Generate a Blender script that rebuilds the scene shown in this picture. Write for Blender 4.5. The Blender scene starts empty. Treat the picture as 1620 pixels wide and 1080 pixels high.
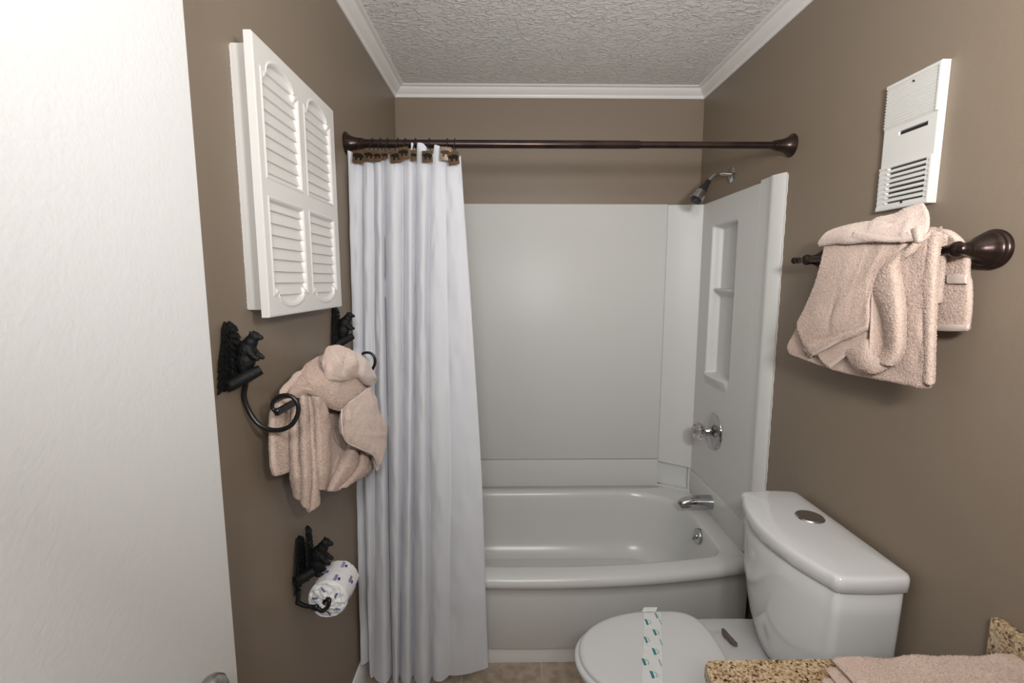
import bpy, bmesh, math, random
import numpy as np
from mathutils import Vector, Matrix
random.seed(7); rng = np.random.default_rng(7)
SC = bpy.context.scene; COL = SC.collection
PI = math.pi
# ------------------------------------------------------------------ camera
F_PX, PITCH, YAW, H = 753.44, .1269, .0146, 1.487
cd = bpy.data.cameras.new('camera'); cam = bpy.data.objects.new('camera', cd); COL.objects.link(cam)
cd.sensor_width = 36; cd.lens = F_PX / 1620 * 36; cd.clip_start = .02
cam.location = (0, 0, H); cam.rotation_euler = (PI/2 - PITCH, 0, -YAW)
SC.camera = cam
# ------------------------------------------------------------------ world / lights / exposure
SC.view_settings.view_transform = 'Standard'; SC.view_settings.look = 'None'
SC.view_settings.gamma = 1; SC.view_settings.use_curve_mapping = False
SC.view_settings.exposure = -0.10
w = bpy.data.worlds.new('world'); SC.world = w; w.use_nodes = True
w.node_tree.nodes['Background'].inputs[0].default_value = (.95, .97, 1, 1)
w.node_tree.nodes['Background'].inputs[1].default_value = .22
def area(name, loc, target, size, power, col, shape='DISK', sy=None):
    l = bpy.data.lights.new(name, 'AREA'); l.shape = shape; l.size = size
    if sy: l.size_y = sy
    l.energy = power; l.color = col
    o = bpy.data.objects.new(name, l); COL.objects.link(o); o.location = loc
    o.rotation_euler = (Vector(target) - Vector(loc)).to_track_quat('-Z', 'Y').to_euler()
    return o
lp = bpy.data.lights.new('flash_standin', 'POINT'); lp.energy = 44; lp.shadow_soft_size = .15; lp.color = (1, .992, .978)
lo = bpy.data.objects.new('flash_standin', lp); lo.location = (-.05, -.42, 1.93); COL.objects.link(lo)  # unseen point light added outside the doorway, stands in for the camera flash
area('bounce_light', (.37, -.05, 1.74), (.50, .85, 2.42), .2, 25, (1, .992, .975))  # unseen uplight added to brighten the ceiling, like a bounced flash
# ------------------------------------------------------------------ dimensions of the room
XL, XR, YB, YF, ZC = -.538, .986, 2.4675, -.16, 2.42
def P(px, py, X=None, Y=None, Z=None):
    """point of a known plane of the room (metres) for a measured image point"""
    a = (px-810)/F_PX; b = (540-py)/F_PX
    cp, sp = math.cos(PITCH), math.sin(PITCH); y = cp+sp*b; z = -sp+cp*b
    c, s = math.cos(YAW), math.sin(YAW); x, y = c*a+s*y, -s*a+c*y
    t = X/x if X is not None else Y/y if Y is not None else (Z-H)/z
    return Vector((x*t, y*t, z*t+H))
# ------------------------------------------------------------------ materials
def mat(name, col, rough=.5, metal=0, spec=.5, bump=None, coat=0, sheen=0, trans=0, ior=1.5, var=None, sss=0):
    m = bpy.data.materials.new(name); m.use_nodes = True; nt = m.node_tree; b = nt.nodes['Principled BSDF']
    b.inputs['Base Color'].default_value = (*col, 1); b.inputs['Roughness'].default_value = rough
    b.inputs['Metallic'].default_value = metal; b.inputs['Specular IOR Level'].default_value = spec
    b.inputs['Coat Weight'].default_value = coat; b.inputs['Coat Roughness'].default_value = .08
    b.inputs['Sheen Weight'].default_value = sheen; b.inputs['Sheen Roughness'].default_value = .6
    b.inputs['Transmission Weight'].default_value = trans; b.inputs['IOR'].default_value = ior
    tc = nt.nodes.new('ShaderNodeTexCoord')
    if bump:
        prev = None
        for sc, st, det, *stretch in bump:
            n = nt.nodes.new('ShaderNodeTexNoise'); n.inputs['Scale'].default_value = sc; n.inputs['Detail'].default_value = det
            src = tc.outputs['Object']
            if stretch:
                mp = nt.nodes.new('ShaderNodeMapping'); mp.inputs['Scale'].default_value = stretch[0]
                nt.links.new(src, mp.inputs[0]); src = mp.outputs[0]
            nt.links.new(src, n.inputs['Vector'])
            bp = nt.nodes.new('ShaderNodeBump'); bp.inputs['Strength'].default_value = st; bp.inputs['Distance'].default_value = .5/sc
            nt.links.new(n.outputs['Fac'], bp.inputs['Height'])
            if prev: nt.links.new(prev.outputs[0], bp.inputs['Normal'])
            prev = bp
        nt.links.new(prev.outputs[0], b.inputs['Normal'])
    if var:
        sc, c2, amt = var
        n = nt.nodes.new('ShaderNodeTexNoise'); n.inputs['Scale'].default_value = sc; n.inputs['Detail'].default_value = 4
        nt.links.new(tc.outputs['Object'], n.inputs['Vector'])
        r = nt.nodes.new('ShaderNodeValToRGB'); r.color_ramp.elements[0].position = .5-amt; r.color_ramp.elements[1].position = .5+amt
        r.color_ramp.elements[0].color = (*col, 1); r.color_ramp.elements[1].color = (*c2, 1)
        nt.links.new(n.outputs['Fac'], r.inputs[0]); nt.links.new(r.outputs[0], b.inputs['Base Color'])
    return m
M = {}
M['wall'] = mat('taupe wall paint', (.245, .193, .145), .45, spec=.4, bump=[(260, .10, 2), (14, .03, 2)])
M['ceiling'] = mat('textured ceiling', (.80, .79, .765), .85)
M['trim'] = mat('white trim paint', (.84, .83, .81), .35)
M['door'] = mat('white door paint', (.72, .72, .72), .35, bump=[(170, .12, 3), (60, .05, 2)])
M['cabinet'] = mat('white cabinet paint', (.70, .69, .665), .32)
M['acrylic'] = mat('white acrylic surround', (.66, .655, .64), .42, spec=.35, bump=[(3, .02, 1)])
M['tub'] = mat('white tub enamel', (.66, .66, .645), .24)
M['porcelain'] = mat('porcelain', (.71, .71, .715), .07, coat=.5)
M['seat'] = mat('toilet seat plastic', (.70, .705, .71), .25)
M['chrome'] = mat('chrome', (.50, .50, .51), .07, metal=1)
M['nickel'] = mat('satin nickel', (.42, .40, .38), .32, metal=1)
M['bronze'] = mat('oil rubbed bronze', (.055, .032, .026), .28, metal=.75, spec=.6, var=(18, (.03, .02, .018), .2))
M['iron'] = mat('black cast iron', (.006, .006, .0065), .6, spec=.3, bump=[(200, .8, 3)])
M['iron_smooth'] = mat('black wrought iron', (.010, .010, .011), .28)
M['curtain'] = mat('white curtain cotton', (.605, .615, .655), .85, sheen=.1, bump=[(900, .1, 1), (7, .18, 3, (1, 1, .35))])
M['terry'] = mat('blush terry towel', (.71, .555, .475), .95, sheen=.2, bump=[(700, 1.0, 2), (330, .9, 2)], var=(420, (.55, .415, .345), .22))
M['terry_flat'] = mat('blush towel hem', (.66, .54, .475), .9, sheen=.2, bump=[(1500, .4, 1)])
M['cloth'] = mat('pale blush washcloth', (.74, .61, .545), .95, sheen=.3, bump=[(800, .8, 2), (350, .5, 2)], var=(500, (.64, .51, .445), .22))
M['tagwhite'] = mat('white label tape', (.75, .76, .82), .7)
M['vent'] = mat('white vent plastic', (.70, .69, .66), .35)
M['dark'] = mat('slot shade and screw black', (.012, .012, .012), .8)  # near-black for the screws and for shade put into the vent slots
M['black_plastic'] = mat('black rubber plastic', (.02, .02, .02), .4)
M['paper'] = mat('white wrapper paper', (.80, .80, .80), .55, bump=[(60, .35, 3)])
M['blue_ink'] = mat('blue ink', (.03, .03, .25), .6)
M['teal_ink'] = mat('teal ink', (.03, .24, .25), .6)
M['sky_ink'] = mat('pale blue ink', (.30, .55, .60), .6)
M['plaque'] = mat('brown resin plaque', (.105, .055, .022), .6, spec=.2, bump=[(300, .4, 2)], var=(120, (.08, .045, .022), .2))
M['plaque_highlight'] = mat('resin plaque with painted highlight', (.30, .20, .12), .3, spec=.8, bump=[(300, .7, 2)], var=(120, (.14, .09, .05), .2))  # paler, glossier plaque copy with a highlight put into its colour
M['bear_ink'] = mat('black bear relief', (.008, .007, .006), .7, spec=.15)
M['clip'] = mat('tarnished metal', (.16, .125, .11), .5, metal=.5, bump=[(600, .6, 2)])
M['caulk'] = mat('caulk', (.60, .58, .55), .6)
M['knob_clear'] = mat('clear acrylic', (.95, .90, .88), .04, trans=1, ior=1.49)
def ceiling_tex():
    m = M['ceiling']; nt = m.node_tree; b = nt.nodes['Principled BSDF']
    tc = nt.nodes.new('ShaderNodeTexCoord')
    mp = nt.nodes.new('ShaderNodeMapping'); mp.inputs['Scale'].default_value = (1, 1.5, 1); nt.links.new(tc.outputs['Object'], mp.inputs[0])
    n = nt.nodes.new('ShaderNodeTexNoise'); n.inputs['Scale'].default_value = 26; n.inputs['Detail'].default_value = 5; n.inputs['Distortion'].default_value = 1.6
    nt.links.new(mp.outputs[0], n.inputs['Vector'])
    r = nt.nodes.new('ShaderNodeValToRGB'); r.color_ramp.elements[0].position = .47; r.color_ramp.elements[1].position = .60
    nt.links.new(n.outputs['Fac'], r.inputs[0])
    n2 = nt.nodes.new('ShaderNodeTexNoise'); n2.inputs['Scale'].default_value = 140; n2.inputs['Detail'].default_value = 3
    nt.links.new(tc.outputs['Object'], n2.inputs['Vector'])
    b1 = nt.nodes.new('ShaderNodeBump'); b1.inputs['Strength'].default_value = .75; b1.inputs['Distance'].default_value = .006
    b2 = nt.nodes.new('ShaderNodeBump'); b2.inputs['Strength'].default_value = .3; b2.inputs['Distance'].default_value = .002
    nt.links.new(r.outputs[0], b1.inputs['Height']); nt.links.new(n2.outputs['Fac'], b2.inputs['Height'])
    nt.links.new(b1.outputs[0], b2.inputs['Normal']); nt.links.new(b2.outputs[0], b.inputs['Normal'])
ceiling_tex()
def granite():
    m = mat('granite', (.5, .4, .28), .16); nt = m.node_tree; b = nt.nodes['Principled BSDF']
    tc = nt.nodes.new('ShaderNodeTexCoord')
    def noise(s, d, dist=0):
        n = nt.nodes.new('ShaderNodeTexNoise'); n.inputs['Scale'].default_value = s; n.inputs['Detail'].default_value = d
        n.inputs['Distortion'].default_value = dist; nt.links.new(tc.outputs['Object'], n.inputs['Vector']); return n
    n1 = noise(190, 4, .5)
    r = nt.nodes.new('ShaderNodeValToRGB'); e = r.color_ramp.elements
    e[0].position = .33; e[0].color = (.07, .04, .024, 1); e[1].position = .68; e[1].color = (.66, .56, .41, 1)
    for p, c in ((.40, (.26, .14, .07, 1)), (.46, (.44, .30, .165, 1)), (.56, (.56, .43, .27, 1))):
        q = e.new(p); q.color = c
    nt.links.new(n1.outputs['Fac'], r.inputs[0])
    v = nt.nodes.new('ShaderNodeTexVoronoi'); v.inputs['Scale'].default_value = 230; nt.links.new(tc.outputs['Object'], v.inputs['Vector'])
    r2 = nt.nodes.new('ShaderNodeValToRGB'); r2.color_ramp.elements[0].position = .02; r2.color_ramp.elements[0].color = (1, 1, 1, 1)
    r2.color_ramp.elements[1].position = .07; r2.color_ramp.elements[1].color = (0, 0, 0, 1)
    sep = nt.nodes.new('ShaderNodeSeparateColor'); nt.links.new(v.outputs['Color'], sep.inputs[0]); nt.links.new(sep.outputs[0], r2.inputs[0])
    mx = nt.nodes.new('ShaderNodeMix'); mx.data_type = 'RGBA'; nt.links.new(r2.outputs[0], mx.inputs[0])
    nt.links.new(r.outputs[0], mx.inputs[6]); mx.inputs[7].default_value = (.03, .02, .014, 1)
    nt.links.new(mx.outputs[2], b.inputs['Base Color'])
    return m
M['granite'] = granite()
def tile():
    m = mat('beige floor tile', (.2, .16, .12), .4); nt = m.node_tree; b = nt.nodes['Principled BSDF']
    tc = nt.nodes.new('ShaderNodeTexCoord')
    mp = nt.nodes.new('ShaderNodeMapping'); mp.inputs['Location'].default_value = (.1665, .02, 0); nt.links.new(tc.outputs['Object'], mp.inputs[0])
    br = nt.nodes.new('ShaderNodeTexBrick'); br.offset = 0; br.inputs['Scale'].default_value = 1; br.inputs['Brick Width'].default_value = .305
    br.inputs['Row Height'].default_value = .305; br.inputs['Mortar Size'].default_value = .003
    nt.links.new(mp.outputs[0], br.inputs['Vector'])
    n = nt.nodes.new('ShaderNodeTexNoise'); n.inputs['Scale'].default_value = 22; n.inputs['Detail'].default_value = 6; nt.links.new(tc.outputs['Object'], n.inputs['Vector'])
    r = nt.nodes.new('ShaderNodeValToRGB'); r.color_ramp.elements[0].position = .3; r.color_ramp.elements[1].position = .7
    r.color_ramp.elements[0].color = (.31, .24, .18, 1); r.color_ramp.elements[1].color = (.56, .45, .35, 1)
    nt.links.new(n.outputs['Fac'], r.inputs[0]); nt.links.new(r.outputs[0], br.inputs['Color1']); nt.links.new(r.outputs[0], br.inputs['Color2'])
    br.inputs['Mortar'].default_value = (.52, .47, .40, 1); nt.links.new(br.outputs['Color'], b.inputs['Base Color'])
    return m
M['tile'] = tile()
# ------------------------------------------------------------------ object helpers
def obj(name, me, m=None, parent=None, smooth=None):
    if isinstance(me, bmesh.types.BMesh):
        bm = me; me = bpy.data.meshes.new(name); bmesh.ops.recalc_face_normals(bm, faces=bm.faces); bm.to_mesh(me); bm.free()
    o = bpy.data.objects.new(name, me); COL.objects.link(o)
    if m is not None: me.materials.append(M[m] if isinstance(m, str) else m)
    if parent is not None:
        o.parent = parent; o.matrix_parent_inverse = Matrix.Translation(-parent.location)
        if any(parent.rotation_euler): raise ValueError('rotate later')
    if smooth is not None:
        me.shade_smooth()
        if smooth < 180:
            md = o.modifiers.new('edge', 'EDGE_SPLIT'); md.split_angle = math.radians(smooth)
    return o
def tag(o, label, cat, group=None):
    o['label'] = label; o['category'] = cat
    if group: o['group'] = group
    return o
def thing(name, label, cat, loc=(0, 0, 0), group=None):
    o = bpy.data.objects.new(name, None); o.empty_display_size = .05; COL.objects.link(o); o.location = loc
    return tag(o, label, cat, group)
def struct(name, me, m, smooth=None):
    o = obj(name, me, m, None, smooth); o['kind'] = 'structure'; return o
def box(bm, x0, x1, y0, y1, z0, z1, bev=0, seg=2):
    vs = [bm.verts.new((x, y, z)) for x in (x0, x1) for y in (y0, y1) for z in (z0, z1)]
    fs = [bm.faces.new([vs[i] for i in f]) for f in ((0, 1, 3, 2), (4, 6, 7, 5), (0, 4, 5, 1), (2, 3, 7, 6), (0, 2, 6, 4), (1, 5, 7, 3))]
    if bev:
        es = {e for f in fs for e in f.edges}
        bmesh.ops.bevel(bm, geom=list(es), offset=bev, segments=seg, affect='EDGES', profile=.5)
    return bm
def lathe(bm, o, axis, prof, n=40, cap=True):
    """prof: list of (distance along axis, radius)"""
    ax = Vector(axis).normalized(); u = ax.orthogonal().normalized(); v = ax.cross(u); o = Vector(o)
    rings = []
    for d, r in prof:
        rings.append([bm.verts.new(o+ax*d+(u*math.cos(2*PI*k/n)+v*math.sin(2*PI*k/n))*max(r, 1e-5)) for k in range(n)])
    for a, b in zip(rings, rings[1:]):
        for k in range(n): bm.faces.new((a[k], a[(k+1) % n], b[(k+1) % n], b[k]))
    if cap:
        bm.faces.new(rings[0][::-1]); bm.faces.new(rings[-1])
    return bm
def cr(pts, n):
    """Catmull-Rom through pts (k,d) -> n samples"""
    p = np.asarray(pts, float); k = len(p)
    q = np.vstack([2*p[0]-p[1], p, 2*p[-1]-p[-2]])
    t = np.linspace(0, k-1-1e-9, n); i = t.astype(int); f = (t-i)[:, None]
    a, b, c, d = q[i], q[i+1], q[i+2], q[i+3]
    return .5*((2*b)+(-a+c)*f+(2*a-5*b+4*c-d)*f**2+(-a+3*b-3*c+d)*f**3)
def tube(bm, pts, rad, n=12, samples=60, smooth=True, flat=None):
    p = cr(pts, samples) if smooth else np.asarray(pts, float)
    k = len(p); r = np.interp(np.linspace(0, 1, k), np.linspace(0, 1, len(rad)), rad) if hasattr(rad, '__len__') else np.full(k, rad)
    T = np.gradient(p, axis=0); T /= np.linalg.norm(T, axis=1)[:, None]
    up = Vector(T[0]).orthogonal().normalized(); rings = []
    for i in range(k):
        t = Vector(T[i]); up = (up - t*up.dot(t)).normalized(); s = t.cross(up)
        rings.append([bm.verts.new(Vector(p[i])+(up*math.cos(2*PI*j/n)+s*math.sin(2*PI*j/n))*r[i]) for j in range(n)])
    for a, b in zip(rings, rings[1:]):
        for j in range(n): bm.faces.new((a[j], a[(j+1) % n], b[(j+1) % n], b[j]))
    bm.faces.new(rings[0][::-1]); bm.faces.new(rings[-1])
    return bm
def loft(bm, rings, cap0=True, cap1=True):
    R = [[bm.verts.new(v) for v in r] for r in rings]; n = len(R[0])
    for a, b in zip(R, R[1:]):
        for j in range(n): bm.faces.new((a[j], a[(j+1) % n], b[(j+1) % n], b[j]))
    if cap0: bm.faces.new(R[0][::-1])
    if cap1: bm.faces.new(R[-1])
    return bm
def prism(bm, pts, vec):
    a = [bm.verts.new(p) for p in pts]; b = [bm.verts.new(Vector(p)+Vector(vec)) for p in pts]; n = len(a)
    bm.faces.new(a[::-1]); bm.faces.new(b)
    for j in range(n): bm.faces.new((a[j], a[(j+1) % n], b[(j+1) % n], b[j]))
    return bm
def ellipsoid(bm, c, r, n=14, rot=None):
    mt = Matrix.Translation(c) @ (rot.to_4x4() if rot else Matrix()) @ Matrix.Diagonal((*r, 1))
    bmesh.ops.create_uvsphere(bm, u_segments=n*2, v_segments=n, radius=1, matrix=mt)
def grid_mesh(Pt, closed_u=False):
    """Pt (a,b,3) -> verts, faces arrays"""
    a, b, _ = Pt.shape
    idx = np.arange(a*b).reshape(a, b)
    f = np.stack([idx[:-1, :-1], idx[1:, :-1], idx[1:, 1:], idx[:-1, 1:]], -1).reshape(-1, 4)
    return Pt.reshape(-1, 3), f
def mesh_np(name, V, F):
    me = bpy.data.meshes.new(name); me.vertices.add(len(V)); me.vertices.foreach_set('co', np.asarray(V, np.float32).ravel())
    me.loops.add(F.size); me.loops.foreach_set('vertex_index', F.astype(np.int32).ravel())
    me.polygons.add(len(F)); me.polygons.foreach_set('loop_start', np.arange(0, F.size, 4, dtype=np.int32))
    me.update(calc_edges=True); me.validate(); return me
def normals(S):
    du = np.gradient(S, axis=0); dv = np.gradient(S, axis=1); n = np.cross(du, dv)
    return n/np.maximum(np.linalg.norm(n, axis=2), 1e-9)[..., None]
def smooth_noise(a, b, fa, fb, seed):
    r = np.random.default_rng(seed); g = r.normal(size=(int(fa)+3, int(fb)+3))
    x = np.linspace(0, fa, a); y = np.linspace(0, fb, b); i = x.astype(int); j = y.astype(int)
    fx = x-i; fy = y-j; fx = fx*fx*(3-2*fx); fy = fy*fy*(3-2*fy)
    g00 = g[np.ix_(i, j)]; g10 = g[np.ix_(i+1, j)]; g01 = g[np.ix_(i, j+1)]; g11 = g[np.ix_(i+1, j+1)]
    fx = fx[:, None]; fy = fy[None]
    return (g00*(1-fx)+g10*fx)*(1-fy)+(g01*(1-fx)+g11*fx)*fy
def surf(rows, na, nb):
    rows = np.asarray(rows, float); A = np.stack([cr(r, nb) for r in rows])
    return np.stack([cr(A[:, j], na) for j in range(nb)], 1)
def shell(S, t, seed=0, fuzz=.0007, soft=.0, edge=.012, low=.0010, pile=0):
    """closed padded cloth shell around a sampled surface; pillow-round border"""
    a, b, _ = S.shape; N = normals(S)
    L = np.cumsum(np.r_[0, np.linalg.norm(np.diff(S[:, b//2], axis=0), axis=1)]); W = np.cumsum(np.r_[0, np.linalg.norm(np.diff(S[a//2], axis=0), axis=1)])
    du = np.minimum(L, L[-1]-L)[:, None]; dv = np.minimum(W, W[-1]-W)[None]
    e = np.clip(np.minimum(du, dv)/max(t, 1e-4), 0, 1); prof = np.sqrt(1-(1-e)**2)
    lo = smooth_noise(a, b, max(2, L[-1]/.045), max(2, W[-1]/.045), seed+1)*low
    fz = np.random.default_rng(seed+2).normal(size=(a, b))*fuzz*.55
    S2 = S+N*lo[..., None]
    lo2 = S2+N*(t*prof)[..., None]+N*fz[..., None]; hi = S2-N*(t*prof)[..., None]+N*fz[..., None]
    V1, F1 = grid_mesh(lo2); V2, F2 = grid_mesh(hi)
    V, Fq = np.vstack([V1, V2]), np.vstack([F1, F2[:, ::-1]+len(V1)])
    if not pile: return V, Fq
    # looped pile: short tufts standing on the cloth, leaning down a little
    r = np.random.default_rng(seed+9); out = lo2 if (N[a//2, b//2] @ (np.array([0, 0, H])-S[a//2, b//2])) > 0 else hi
    Nn = N if out is lo2 else -N
    area_ = L[-1]*W[-1]; k = int(area_/pile**2); i = r.uniform(0, a-1.001, k); j = r.uniform(0, b-1.001, k); i0 = i.astype(int); j0 = j.astype(int); fi = (i-i0)[:, None]; fj = (j-j0)[:, None]
    base = (out[i0, j0]*(1-fi)+out[i0+1, j0]*fi)*(1-fj)+(out[i0, j0+1]*(1-fi)+out[i0+1, j0+1]*fi)*fj
    n = Nn[i0, j0]+r.normal(size=(k, 3))*.45; n[:, 2] -= .25; n /= np.linalg.norm(n, axis=1)[:, None]
    s_ = np.cross(n, r.normal(size=(k, 3))); s_ /= np.linalg.norm(s_, axis=1)[:, None]
    hgt = (pile*r.uniform(.7, 1.25, k))[:, None]; wd = pile*.42
    base = base-n*pile*.3
    tv = np.stack([base-s_*wd, base+s_*wd, base+n*hgt+s_*wd*.7, base+n*hgt-s_*wd*.7], 1).reshape(-1, 3)
    tf = np.arange(k*4).reshape(-1, 4)+len(V)
    return np.vstack([V, tv]), np.vstack([Fq, tf])
def join(parts):
    V = []; F = []; k = 0
    for v, f in parts: V.append(v); F.append(f+k); k += len(v)
    return np.vstack(V), np.vstack(F)
def pleats(vall, Xv, crest, na=150, nper=26, sharp=.6, taper=None, X2=None):
    """pleated hanging cloth: valley lines of image points, valley distance and crest height per fold"""
    L = [cr(np.array(v, float), na) for v in vall]; cols = []
    s = np.linspace(0, 1, na); tf = np.ones(na) if taper is None else np.interp(s, taper[0], taper[1])
    for i in range(len(L)-1):
        for t in np.linspace(0, 1, nper, endpoint=(i == len(L)-2)):
            q = L[i]*(1-t)+L[i+1]*t; x = Xv[i]*(1-t)+Xv[i+1]*t+crest[i]*math.sin(PI*t)**sharp*tf
            x = x+(0 if X2 is None else np.interp(s, [0, 1], [0, X2]))
            cols.append([P(a, b, X=c) for (a, b), c in zip(q, x)])
    S = np.array(cols).transpose(1, 0, 2)
    for _ in range(1): S[:, 1:-1] = (S[:, :-2]+2*S[:, 1:-1]+S[:, 2:])/4
    return S
def px_surf(rows, na, nb):
    """rows of (px, py, X): cloth points measured on planes parallel to the side walls"""
    return surf([[P(q[0], q[1], X=q[2]) for q in r] for r in rows], na, nb)
def heightfield(u, v, h, place, back):
    """u,v 1-D coords, h(a,b) depth; place(u,v,h)->3 coords; closed with a flat back at depth `back`"""
    U, Vv = np.meshgrid(u, v, indexing='ij'); top = np.stack(place(U, Vv, h), -1)
    V1, F1 = grid_mesh(top)
    a, b = h.shape; idx = np.arange(a*b).reshape(a, b)
    ring = np.r_[idx[:, 0], idx[-1, 1:], idx[-2::-1, -1], idx[0, -2:0:-1]]
    ub, vb = U.ravel()[ring], Vv.ravel()[ring]
    Vb = np.stack(place(ub, vb, np.full(len(ring), float(back))), -1); k = len(V1); n = len(ring); j = np.arange(n)
    F2 = np.stack([ring, ring[(j+1) % n], k+(j+1) % n, k+j], -1)
    cor = [i for i, q in enumerate(ring) if q in (idx[0, 0], idx[-1, 0], idx[-1, -1], idx[0, -1])]
    Fc = np.array([[k+c for c in cor[::-1]]])
    return np.vstack([V1, Vb]), np.vstack([F1, F2, Fc])
def sstep(x, a, b):
    t = np.clip((x-a)/(b-a), 0, 1); return t*t*(3-2*t)
# ================================================================== SETTING
bm = bmesh.new(); box(bm, XL-.1, XR+.1, YF-.1, YB+.1, -.08, 0); struct('floor', bm, 'tile')
bm = bmesh.new(); box(bm, XL-.1, XR+.1, YF-.1, YB+.1, ZC, ZC+.08); struct('ceiling', bm, 'ceiling')
bm = bmesh.new(); box(bm, XL-.1, XR+.1, YB, YB+.1, 0, ZC); struct('wall_back', bm, 'wall')
bm = bmesh.new(); box(bm, XL-.1, XL, YF, YB, 0, ZC); struct('wall_left', bm, 'wall')
bm = bmesh.new()
NY0, NY1, NZ0, NZ1 = 2.0, 2.29, .97, 1.78            # stud cavity behind the moulded niche
box(bm, XR, XR+.1, YF, NY0, 0, ZC); box(bm, XR, XR+.1, NY1, YB, 0, ZC); box(bm, XR, XR+.1, NY0, NY1, 0, NZ0); box(bm, XR, XR+.1, NY0, NY1, NZ1, ZC)
struct('wall_right', bm, 'wall')
bm = bmesh.new(); box(bm, XL-.1, -.515, YF-.1, YF+.0, 0, ZC); box(bm, .28, XR+.1, YF-.1, YF, 0, ZC); box(bm, -.515, .28, YF-.1, YF, 2.05, ZC)
struct('wall_front', bm, 'wall')
prof = [(0, .046), (.005, .046), (.009, .041), (.011, .034), (.016, .031), (.030, .019), (.036, .012), (.038, .008), (.044, .007), (.050, .006), (.054, .003), (.054, 0), (0, 0)]
def crown(n, a, b, inward):
    bm = bmesh.new(); a = Vector(a); b = Vector(b); d = (b-a).normalized(); inn = Vector(inward)
    rings = [[p + inn*q + dd*q*s + Vector((0, 0, -z)) for q, z in prof] for p, dd, s in ((a, d, 1), (b, d, -1))]
    loft(bm, rings); struct('trim_%d' % n, bm, 'trim', 30)
e = 0
crown(1, (XL, YB, ZC), (XR, YB, ZC), (0, -1, 0)); crown(2, (XL, YF, ZC), (XL, YB, ZC), (1, 0, 0)); crown(3, (XR, YF, ZC), (XR, YB, ZC), (-1, 0, 0))
def baseboard(name, x0, s, y0, y1):
    bm = bmesh.new(); pr = [(0, 0), (.014, 0), (.014, .062), (.011, .070), (.009, .080), (.004, .088), (0, .09)]
    loft(bm, [[(x0+s*d, y, z) for d, z in pr] for y in (y0, y1)]); struct(name, bm, 'trim', 30)
baseboard('baseboard_left', XL, 1, .02, 1.684); baseboard('baseboard_right', XR, -1, .87, 1.684)
# door leaf, opened into the room along the left wall
bm = bmesh.new(); box(bm, -.495, -.46, 0.0, .745, .012, 2.03, .0015, 1); dr = struct('door_1', bm, 'door')
for s, x in ((1, -.46), (-1, -.495)):
    bm = bmesh.new(); k = P(346, 1099, X=-.412)
    pr = [(0, .0125), (.003, .0125), (.006, .0125), (.0075, .012), (.018, .011), (.022, .014), (.028, .024), (.036, .0275), (.045, .0265), (.052, .020), (.055, .010), (.056, .001)]
    if s < 0: pr = [(d*.70, r) for d, r in pr]
    lathe(bm, (x, k.y, k.z), (s, 0, 0), pr, 40); o = obj('door_knob', bm, 'nickel', dr, 40)
# ================================================================== TUB SURROUND
sur = thing('tub_surround', 'white moulded wall surround panels above the bathtub, with a recessed niche on the right', 'shower surround', (.2, 2.46, .52))
bm = bmesh.new(); box(bm, XL+.021, .816, 2.4365, YB-.0005, .5435, 1.866, .002); obj('back_panel', bm, 'acrylic', sur, 30)
bm = bmesh.new(); prism(bm, [(.8175, 2.4385, .528), (.967, 2.364, .519), (.985, 2.364, .519), (.985, 2.466, .519), (.8175, 2.466, .528)], (0, 0, 1.335)); bmesh.ops.bevel(bm, geom=bm.edges[:], offset=.0015, segments=2, affect='EDGES')
obj('corner_panel', bm, 'acrylic', sur, 30)
bm = bmesh.new(); box(bm, XL+.0005, XL+.02, 1.70, 2.44, .515, 1.866, .002); obj('left_panel', bm, 'acrylic', sur, 30)
# right panel: moulded niche with a mid shelf and a lipped bottom shelf
u = np.arange(1.845, 2.3635, .0032); v = np.arange(.517, 1.853, .0036); U, V = np.meshgrid(u, v, indexing='ij')
def rr(a, b, lo, hi, ra, rb): return sstep(a, lo, lo+ra)*(1-sstep(a, hi-rb, hi))
side = sstep(U, 2.005, 2.045)*(1-sstep(U, 2.240, 2.250)); top = 1-sstep(V, 1.722, 1.742); bot = sstep(V, 1.045, 1.052)
dep = .050*side*top*bot
ell = np.sqrt(np.clip(1-((U-2.142)/.125)**2, 0, 1))
shelf = np.where((V > 1.405) & (V < 1.452), sstep(V, 1.405, 1.447)*.040*(.45+.55*ell), 0)*(side > .6)
base = np.where((V > 1.000) & (V < 1.052), sstep(V, .992, 1.050)*.030*ell, 0)*(dep < .02)*sstep(U, 1.99, 2.04)*(1-sstep(U, 2.240, 2.262))
h = np.minimum(dep, .05)-np.minimum(shelf, dep)-base*.55
raise_ = 0
Vv, Ff = heightfield(u, v, h+raise_, lambda a, b, c: (.966+c, a, b), .0195)
keep = Ff[:-1]; V0 = Vv
o = obj('niche_panel', mesh_np('niche_panel', V0, keep), 'acrylic', sur, 60)
bm = bmesh.new(); y0 = 1.684
loft(bm, [[(.9855, 1.707, z), (.981, 1.706, z), (.976, 1.713, z), (.963, 1.748, z), (.9605, 1.757, z), (.962, 1.766, z), (.9650, 1.785, z), (.9658, 1.80, z), (.9658, 1.843, z), (.9855, 1.843, z)] for z in (.40, 1.858, 1.862)])
obj('edge_trim', bm, 'acrylic', sur, 35)
bm = bmesh.new(); q = [(.9858, 1.7035+.0014*math.sin(i*1.9)+.001*math.sin(i*.7), .42+i*.0145) for i in range(100)]
tube(bm, q, .0028, 6, 200); obj('caulk_bead', bm, 'caulk', sur, 60)
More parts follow.
